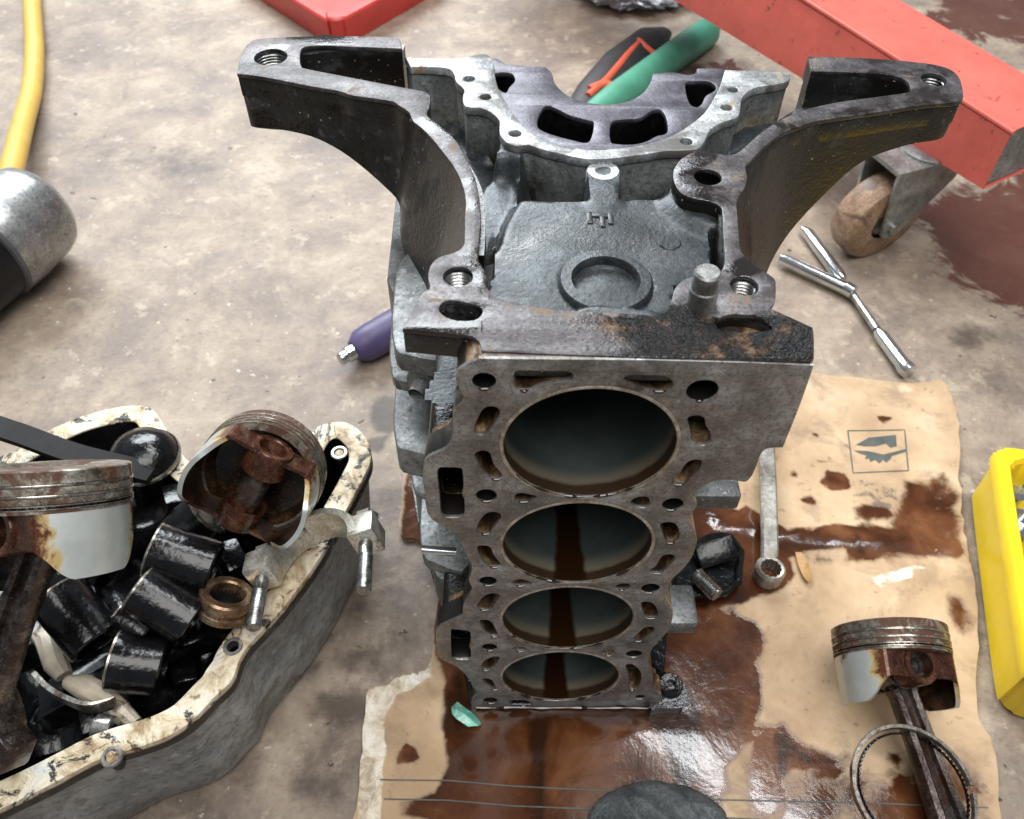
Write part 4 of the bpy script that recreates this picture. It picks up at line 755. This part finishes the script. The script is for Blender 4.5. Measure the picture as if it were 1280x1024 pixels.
part('arm', *loft([[(p[0]-2, p[1]-7, p[2]), (p[0]+2, p[1]+7, p[2]), (p[0]+2, p[1]+7, p[2]-5), (p[0]-2, p[1]-7, p[2]-5)] for p in smooth(ap, 4, closed=False)]), plain('matt_black_arm', (.006, .006, .006), .55, spec=.25), o)
p = A(180, 572, 124); part('head', *lathe([(0, 16), (10, 15), (19, 10), (23, 3), (24, 0), (23, -2), (23, -30)], 36, 'Z', tuple(p)), M['black_oil'], o)
part('head_rim', *lathe([(23.6, 2.8), (24.6, 1.6), (24.6, -.4), (23.6, -1.4)], 36, 'Z', tuple(p)), M['p_ring'], o)
# ------------------------------------------------------------------ things on and round the cardboard
sp = empty('ring_spanner', 'worn steel ring spanner lying on cardboard behind the block', 'spanner', onZ(960, 640, 10))
spm = grime('worn_spanner_steel', (.42, .40, .36), (.2, .18, .15), (.6, .58, .54), scale=60, metal=.7, rough=(.3, .5), rust=(.2, .14, .09), rust_lo=.6, rust_hi=.7, bump=.2)
a, e = onZ(957, 540, 15), onZ(962, 700, 17)
sec = [(-6.6, -2), (-5, -3.6), (5, -3.6), (6.6, -2), (6.6, 2), (5, 3.6), (-5, 3.6), (-6.6, 2)]
part('shaft', *loft([[(a[0]+(e[0]-a[0])*t+x, a[1]+(e[1]-a[1])*t, a[2]+(e[2]-a[2])*t+z+3*math.sin(t*3.1)) for x, z in sec] for t in np.linspace(0, 1, 12)]), spm, sp)
p = onZ(962, 714, 15)
hexr = [(7.6+(.9 if k % 2 else 0)) for k in range(24)]
V = []; F = []
for k in range(48):
    t = 2*math.pi*k/48; ri_ = 7.3+.8*abs(math.sin(6*t))
    V += [(p[0]+ri_*math.cos(t), p[1]+ri_*math.sin(t), 6), (p[0]+ri_*math.cos(t), p[1]+ri_*math.sin(t), 20), (p[0]+9.6*math.cos(t), p[1]+9.6*math.sin(t), 20.6), (p[0]+11.4*math.cos(t), p[1]+11.4*math.sin(t), 18.5), (p[0]+11.4*math.cos(t), p[1]+11.4*math.sin(t), 7), (p[0]+10*math.cos(t), p[1]+10*math.sin(t), 5)]
for k in range(48):
    for i in range(5): F.append((k*6+i, ((k+1) % 48)*6+i, ((k+1) % 48)*6+i+1, k*6+i+1))
part('ring_head', V, F, spm, sp)
p2 = onZ(956, 528, 15); part('ring_head', [(x-p[0]+p2[0], y-p[1]+p2[1], z) for x, y, z in V], F, spm, sp)
# oily bracket beside the block
br = empty('oily_bracket', 'black oil wet steel bracket with a threaded stud beside the block', 'bracket', onZ(890, 712, 6))
po = smooth(PL([(848, 744), (852, 705), (868, 680), (890, 668), (915, 670), (926, 690), (922, 728), (905, 742)], 10), 3)
part('plate', *prism(po, 12, [5.5]*len(po)), M['black_oil'], br)
part('edge_lip', *tube([(*PL([q], 13)[0], 13) for q in [(850, 743), (880, 744), (906, 741), (922, 728), (926, 690), (914, 672)]], 3.2, 10), M['black_oil'], br)
prof = [(0, 24), (5.4, 24)]+[(6.2 if k % 2 else 5.2, 23-k*.9) for k in range(22)]+[(6, 2), (0, 2)]
part('stud', *xf(lathe(prof, 24), frame(onZ(868, 716, 22), dv(.5, -.5, .5))), M['thread'], br)
part('fold', *xf(box(-16, 16, -9, 9, -3, 3, 2), Matrix.Translation(onZ(895, 690, 20)) @ Matrix.Rotation(.5, 4, 'X') @ Matrix.Rotation(.3, 4, 'Z')), M['black_oil'], br)
# green scrap, torn flake
def scrap(name, pxs, z, mat, label, cat, bend):
    Q = PL(pxs, z); c_ = np.mean(Q, 0); n = len(Q); V = []
    for k, (x, y) in enumerate(Q): V.append((x, y, z+bend[k]))
    V.append((c_[0], c_[1], z+bend[-1])); V += [(x, y, z_-.7) for x, y, z_ in V]
    F = [(k, (k+1) % n, n) for k in range(n)]+[(n+1+(k+1) % n, n+1+k, n+1+n) for k in range(n)]+[(k, n+1+k, n+1+(k+1) % n, (k+1) % n) for k in range(n)]
    return part(name, V, F, mat, label=label, cat=cat, ang=20)
scrap('paper_scrap', [(564, 884), (572, 880), (584, 888), (590, 894), (602, 904), (598, 908), (585, 909), (570, 900), (565, 893)], 7, plain('green_foil', (.10, .33, .25), .3, .2, .4, 90, .3, dirt=(.45, .5, .45)), 'small crumpled green scrap on wet cardboard by the block', 'scrap', [0, 4, 2, 5, 0, 1, 1, 3, 1, 4])
scrap('cardboard_flake', [(994, 690), (1001, 692), (1008, 704), (1016, 722), (1010, 729), (1003, 722), (997, 706)], 8, plain('flake', (.40, .23, .09), .6, 0, .4), 'torn brown cardboard flake beside the spanner head', 'scrap', [0, 2, 3, 0, 1, 2, 1, 3])
# rag
P, F = grid(-48, 48, -30, 30, 1.6); x, y = P[:, 0]/46, P[:, 1]/28; rr = np.sqrt(x*x+y*y)
h = 21*np.sqrt(np.clip(1-rr**2.4, 0, 1))+5.5*(1-np.abs(np.sin(P[:, 1]/7.5+1.3*np.sin(P[:, 0]/17)+.03*P[:, 0])))*np.clip(1-rr, 0, 1)**.22-5*(1-np.abs(np.sin(P[:, 0]/13+P[:, 1]/19+1.)))**3*np.clip(1-rr, 0, 1)**.22
c_ = onZ(822, 1020, 10); k_ = rr < .995; Fk = [f for f in F if all(k_[i] for i in f)]; used = sorted({i for f in Fk for i in f}); mp = {i: k for k, i in enumerate(used)}
part('rag', [(c_[0]+P[i, 0], c_[1]-6+P[i, 1], 5+h[i]) for i in used], [tuple(mp[i] for i in f) for f in Fk], grime('oily_rag', (.085, .095, .10), (.035, .04, .042), (.17, .19, .20), scale=40, metal=0., rough=(.5, .8), bump=.6, bscale=900), label='bunched dark grey rag on the wet cardboard', cat='rag', ang=0)
# purple tool behind the block
o, L = rodpart('hand_tool', (424, 450), (505, 402), 17, 17, None, None, 'purple tool handle with short steel tip on the floor', 'tool')
part('handle', *lathe([(6, 16), (10, 17), (16.5, 26), (17.5, 40), (17.5, 90), (14, 110), (0, 112)], 28), plain('purple_rubber', (.085, .065, .16), .45, 0, .3, 40, .2, dirt=(.03, .025, .05)), o, world=False)
part('tip', *lathe([(0, 0), (5, .5), (6, 2), (6, 8), (8, 9), (8, 16), (6, 17)], 20), M['chrome'], o, world=False)
# chrome jointed wrench and loose bar
fw_ = empty('jointed_wrench', 'chrome jointed socket wrench lying on the floor beside the block', 'wrench', onZ(1065, 365, 8))
part('handle', *tube([onZ(975, 323, 10), onZ(985, 327, 10), onZ(1060, 362, 10)], [5, 6.5, 6.8], 16), M['chrome'], fw_)
part('joint', *tube([onZ(1057, 360, 10), onZ(1067, 366, 10)], [7.6, 7.2], 16), M['chrome'], fw_)
part('rod', *tube([onZ(1062, 362, 9), onZ(1096, 412, 9)], [3.6, 4.2], 14), M['steel'], fw_)
part('socket', *tube([onZ(1097, 414, 9), onZ(1102, 420, 9), onZ(1128, 455, 9), onZ(1132, 460, 9), onZ(1137, 465, 9)], [4.5, 6.8, 7.2, 8.4, 8.0], 18), M['chrome'], fw_)
part('extension_bar', *tube([onZ(1003, 286, 8), onZ(1010, 292, 8), onZ(1049, 345, 8), onZ(1054, 350, 8)], [4, 6.6, 6.6, 5], 16), M['chrome'], label='plain chrome extension bar crossing behind the jointed wrench', cat='extension bar')
# caster and red beam
mtr = plain('worn_red_paint', (.64, .125, .095), .42, 0, .2, 18, .25, 90, dirt=(.16, .05, .04), dirt_lo=.60, dirt_hi=.66, dirt_scale=70)
ZB = 120.
b0, b1 = np.array(onZ(1229, 237, ZB)), np.array(onZ(832, -6, ZB)); bd = (b1-b0)[:2]/np.linalg.norm((b1-b0)[:2]); bn = np.array([-bd[1], bd[0]]); bn = bn if bn[0] > 0 else -bn
beam = empty('trolley_beam', 'red painted steel trolley beam on a caster behind the block', 'trolley beam', (b0[0], b0[1], ZB))
def bp(s_, t, z):
    q = b0[:2]+bd*s_+bn*t; return (q[0], q[1], ZB+(z-ZB)*(1+s_/1000))
out = [(0, ZB), (0, ZB+56), (5, ZB+61), (90, ZB+61), (96, ZB+56), (96, ZB)]
part('beam_shell', *loft([[bp(s_, t, z) for t, z in out] for s_ in (0, 60, 300, 900)], close_ends=False), mtr, beam)
part('end_plate', *loft([[bp(s_, t, z) for t, z in [(1, ZB+1), (1, ZB+56), (6, ZB+60), (89, ZB+60), (95, ZB+55), (95, ZB+1)]] for s_ in (3, 6)]), M['alu'], beam)
part('edge_bead', *tube([bp(-1, 1.5, ZB+59.5), bp(300, 1.5, ZB+59.5), bp(900, 1.5, ZB+59.5)], 2.6, 10), mtr, beam)
cst = empty('caster', 'steel fork caster with worn tan wheel under the red beam', 'caster', onZ(1100, 320, 0))
wc = np.array(onZ(1096, 268, 48)); wd = np.array([.38, -.925])
tan = grime('tan_rubber', (.36, .23, .145), (.18, .11, .07), (.48, .34, .23), scale=30, metal=0, rough=(.5, .7), bump=.2, oil=(.13, .08, .06), oil_rough=.5)
Mw = Matrix.Translation(tuple(wc)) @ frame((0, 0, 0), (wd[0], wd[1], -.08))
part('wheel', *xf(lathe([(18, -17), (38, -17), (45, -15), (48, -8), (48, 8), (45, 15), (38, 17), (18, 17)], 56), Mw), tan, cst)
part('hub', *xf(lathe([(0, -15), (14, -15), (18, -12), (36, -11), (36, 11), (18, 12), (14, 15), (0, 15)], 40), Mw), grime('grimy_hub', (.16, .14, .14), (.06, .05, .05), (.3, .27, .27), metal=.4), cst)
gal = grime('galvanised_fork', (.30, .32, .31), (.17, .18, .175), (.46, .49, .48), scale=40, metal=.6, rough=(.28, .45), rust=(.24, .18, .13), rust_lo=.62, rust_hi=.7, bump=.2)
ff_ = np.array([-wd[1], wd[0]]); ff_ = ff_ if ff_[1] > 0 else -ff_
def cpnt(s_, t, z): return (wc[0]+wd[0]*s_+ff_[0]*t, wc[1]+wd[1]*s_+ff_[1]*t, z)
for s_ in (-24, 24):
    prof = [(-11, 40), (0, 34), (11, 40), (58, 96), (58, 117), (-20, 117), (-20, 104)]
    part('fork_leg', *loft([[cpnt(s_+d, t, z) for t, z in prof] for d in (-1.8, 1.8)]), gal, cst)
part('fork_top', *loft([[cpnt(s_, t, z) for t, z in [(-20.5, 113), (58.5, 113), (58.5, 117.6), (-20.5, 117.6)]] for s_ in (-26, 26)]), gal, cst)
part('swivel_plate', *lathe([(0, 121), (26, 121), (30, 119.5), (30, 117.7), (0, 117.7)], 32, 'Z', cpnt(0, 38, 0)), gal, cst)
part('axle', *tube([cpnt(-30, 0, 48), cpnt(30, 0, 48)], 6, 12), M['steel'], cst)
# green handle and black and orange grip
gh = empty('green_handle', 'green knurled tool handle lying behind the block', 'tool handle', onZ(820, 85, 20))
pth = [onZ(735, 150, 19), onZ(770, 123, 19), onZ(870, 50, 19), onZ(884, 40, 19), onZ(890, 35, 19)]
part('grip', *tube(pth, [17, 20, 21, 20, 13], 28), plain('green_rubber', (.07, .30, .20), .5, 0, .2, 30, .6, 330), gh)
pl = empty('pliers_grip', 'black pliers grip with orange red inlay beside the green handle', 'pliers', onZ(780, 90, 20))
def flat_tube(pts, rs, fl):
    V, F = tube(pts, rs, 20); z0 = pts[0][2]; return [(x, y, z0+(z-z0)*fl) for x, y, z in V], F
part('grip', *flat_tube([onZ(718, 150, 15), onZ(745, 115, 15), onZ(780, 78, 15), onZ(815, 48, 15), onZ(832, 40, 15)], [20, 27, 31, 26, 12], .55), plain('black_rubber', (.022, .020, .022), .5, 0, .3, 40, .4), pl)
org = plain('orange_inlay', (.62, .10, .045), .45, 0, .15)
part('inlay', *flat_tube([onZ(735, 120, 27), onZ(760, 98, 28), onZ(785, 68, 29), onZ(800, 52, 28)], [5, 5, 5, 4], .9), org, pl)
part('inlay', *flat_tube([onZ(737, 112, 27), onZ(755, 105, 28), onZ(766, 108, 26)], [6, 7, 6], .9), org, pl)
part('inlay', *flat_tube([onZ(798, 50, 28), onZ(808, 60, 27), onZ(818, 68, 22)], [4, 4.5, 4], .9), org, pl)
# crumpled foil, red tray
bm = bmesh.new(); bmesh.ops.create_icosphere(bm, subdivisions=5, radius=1)
from mathutils import noise as mn
for v in bm.verts:
    d = 1+.35*mn.fractal(v.co*3.0, .7, 2.2, 4)+.12*mn.noise(v.co*14); v.co = Vector((v.co.x*85*d, v.co.y*60*d, max(-.9, v.co.z)*16*d+14))
bm.verts.index_update(); c_ = onZ(792, -4, 0)
part('crumpled_foil', [(v.co.x+c_[0], v.co.y+c_[1], max(.3, v.co.z)) for v in bm.verts], [tuple(v.index for v in f.verts) for f in bm.faces], grime('grey_foil', (.62, .63, .68), (.36, .36, .40), (.82, .83, .88), scale=60, metal=.3, rough=(.3, .5), bump=.9, bdist=.004, bscale=130), label='crumpled grey foil lying near the red beam', cat='foil', ang=0); bm.free()
tc_ = np.array(onZ(417, 34, 40)); ta = np.array(onZ(350, -8, 40)); tb = np.array(onZ(492, -8, 40)); ua = (ta-tc_)[:2]; ua /= np.linalg.norm(ua); ub = (tb-tc_)[:2]; ub /= np.linalg.norm(ub)
def tq(s_, t): return tuple(tc_[:2]+ua*s_+ub*t)
def rrect(o_): return smooth([tq(o_+46, o_), tq(o_+24, o_+4), tq(o_+11, o_+11), tq(o_+4, o_+24), tq(o_, o_+46), tq(o_, 250-o_), tq(o_, 250-o_), tq(330-o_, 250-o_), tq(330-o_, 250-o_), tq(330-o_, o_), tq(330-o_, o_)], 4)
tray = empty('parts_tray', 'red plastic parts tray with rounded corner on the floor', 'tray', (*tc_[:2], 0))
red = plain('red_plastic', (.60, .055, .045), .35, 0, .15, 30, .1, 300, dirt=(.15, .04, .03), dirt_lo=.68, dirt_hi=.74)
part('tray_shell', *loft([ring3(rrect(8), .6), ring3(rrect(4), 20), ring3(rrect(1), 40), ring3(rrect(3), 43), ring3(rrect(14), 43), ring3(rrect(16), 40), ring3(rrect(20), 8)]), red, tray)
part('tray_rib', *loft([ring3(rrect(26), 9), ring3(rrect(26), 12), ring3(rrect(40), 12), ring3(rrect(40), 9)], close_ends=False), plain('grey_liner', (.10, .12, .18), .5), tray)
# yellow hose and the grey and black tool it feeds
at_ = empty('air_tool', 'grey metal tool with black rubber face at end of yellow hose', 'air tool', onZ(5, 320, 0))
ctr = Vector(onZ(-6, 300, 56)); axd = dv(-.42, -.70, .58)
Mt = frame(ctr, axd)
silver = grime('scuffed_grey_metal', (.36, .36, .35), (.2, .2, .2), (.52, .52, .51), scale=20, metal=.7, rough=(.22, .4), bump=.12)
part('housing', *xf(lathe([(0, -70), (26, -69), (38, -66), (46, -58), (50, -46), (54, -10), (54, 10), (52, 16)], 56), Mt), silver, at_)
part('rubber_face', *xf(lathe([(51, 12), (52, 26), (52, 60), (48, 72), (36, 80), (18, 84), (0, 85)], 56), Mt), plain('black_rubber_face', (.008, .008, .009), .3, spec=.25), at_)
part('seam', *xf(lathe([(50.5, 13), (54.5, 14), (54.5, 18), (50.5, 20)], 56), Mt), plain('grey_seam', (.07, .07, .075), .3), at_)
hp_ = smooth([tuple(onZ(44, -160, 13)), tuple(onZ(40, -60, 13)), tuple(onZ(40, 0, 13)), tuple(onZ(43, 60, 13)), tuple(onZ(40, 110, 16)), tuple(onZ(30, 150, 26)), tuple(onZ(20, 190, 40)), tuple(onZ(8, 240, 52))], 5, closed=False)
hz_ = empty('air_hose', 'yellow rubber hose running across the floor into the grey tool', 'hose', onZ(40, 60, 0))
part('hose', *tube(hp_, 12.5, 18), plain('yellow_rubber', (.62, .40, .075), .45, 0, .15, 30, .15, dirt=(.35, .26, .12), dirt_lo=.6, dirt_hi=.75), hz_)
# yellow box
A_, B_ = np.array(onZ(1241, 556, 58)), np.array(onZ(1286, 855, 58)); vy = (B_-A_)[:2]; Ly = np.linalg.norm(vy); vy /= Ly; vx = np.array([-vy[1], vy[0]]); vx = vx if vx[0] > 0 else -vx
def yq(s_, t): return tuple(A_[:2]+vy*s_+vx*t)
def yr(o_): return smooth([yq(o_, o_+26), yq(o_+3, o_+9), yq(o_+9, o_+3), yq(o_+26, o_), yq(Ly-26-o_, o_), yq(Ly-9-o_, o_+3), yq(Ly-3-o_, o_+9), yq(Ly-o_, o_+26), yq(Ly-o_, 150-o_), yq(Ly-o_, 150-o_), yq(o_, 150-o_), yq(o_, 150-o_)], 4)
yb = empty('yellow_box', 'open yellow plastic box holding metal parts beside the cardboard', 'box', (*A_[:2], 0))
yel = plain('yellow_plastic', (.78, .56, .015), .33, 0, .12, 22, .12, 300, dirt=(.40, .30, .03), dirt_lo=.66, dirt_hi=.8)
part('box_shell', *loft([ring3(yr(7), .6), ring3(yr(3), 6), ring3(yr(2), 46), ring3(yr(-1), 50), ring3(yr(-1), 57), ring3(yr(1), 60), ring3(yr(9), 60), ring3(yr(11), 57), ring3(yr(14), 8)]), yel, yb)
for k, (px, py, z, r_, lab) in enumerate([(1276, 600, 44, 16, 'chrome socket nearest the corner of the yellow box'), (1282, 650, 40, 15, 'grey metal part under the chrome socket in yellow box'), (1292, 720, 36, 15, 'dark steel part lower in the yellow box')]):
    p = onZ(px, py, z); o = empty('socket', lab, 'socket', (p[0], p[1], 9))
    part('barrel', *lathe([(r_*.6, 9), (r_, 9), (r_, z-6), (r_*.9, z-4), (r_*.7, z-4), (r_*.6, z-14), (0, z-14)], 24, 'Z', (p[0], p[1], 0)), M['black_oil' if k == 2 else 'chrome'], o)
for o in scene.objects:
    if o.type == 'MESH' and o.parent is None and 'kind' not in o: pass
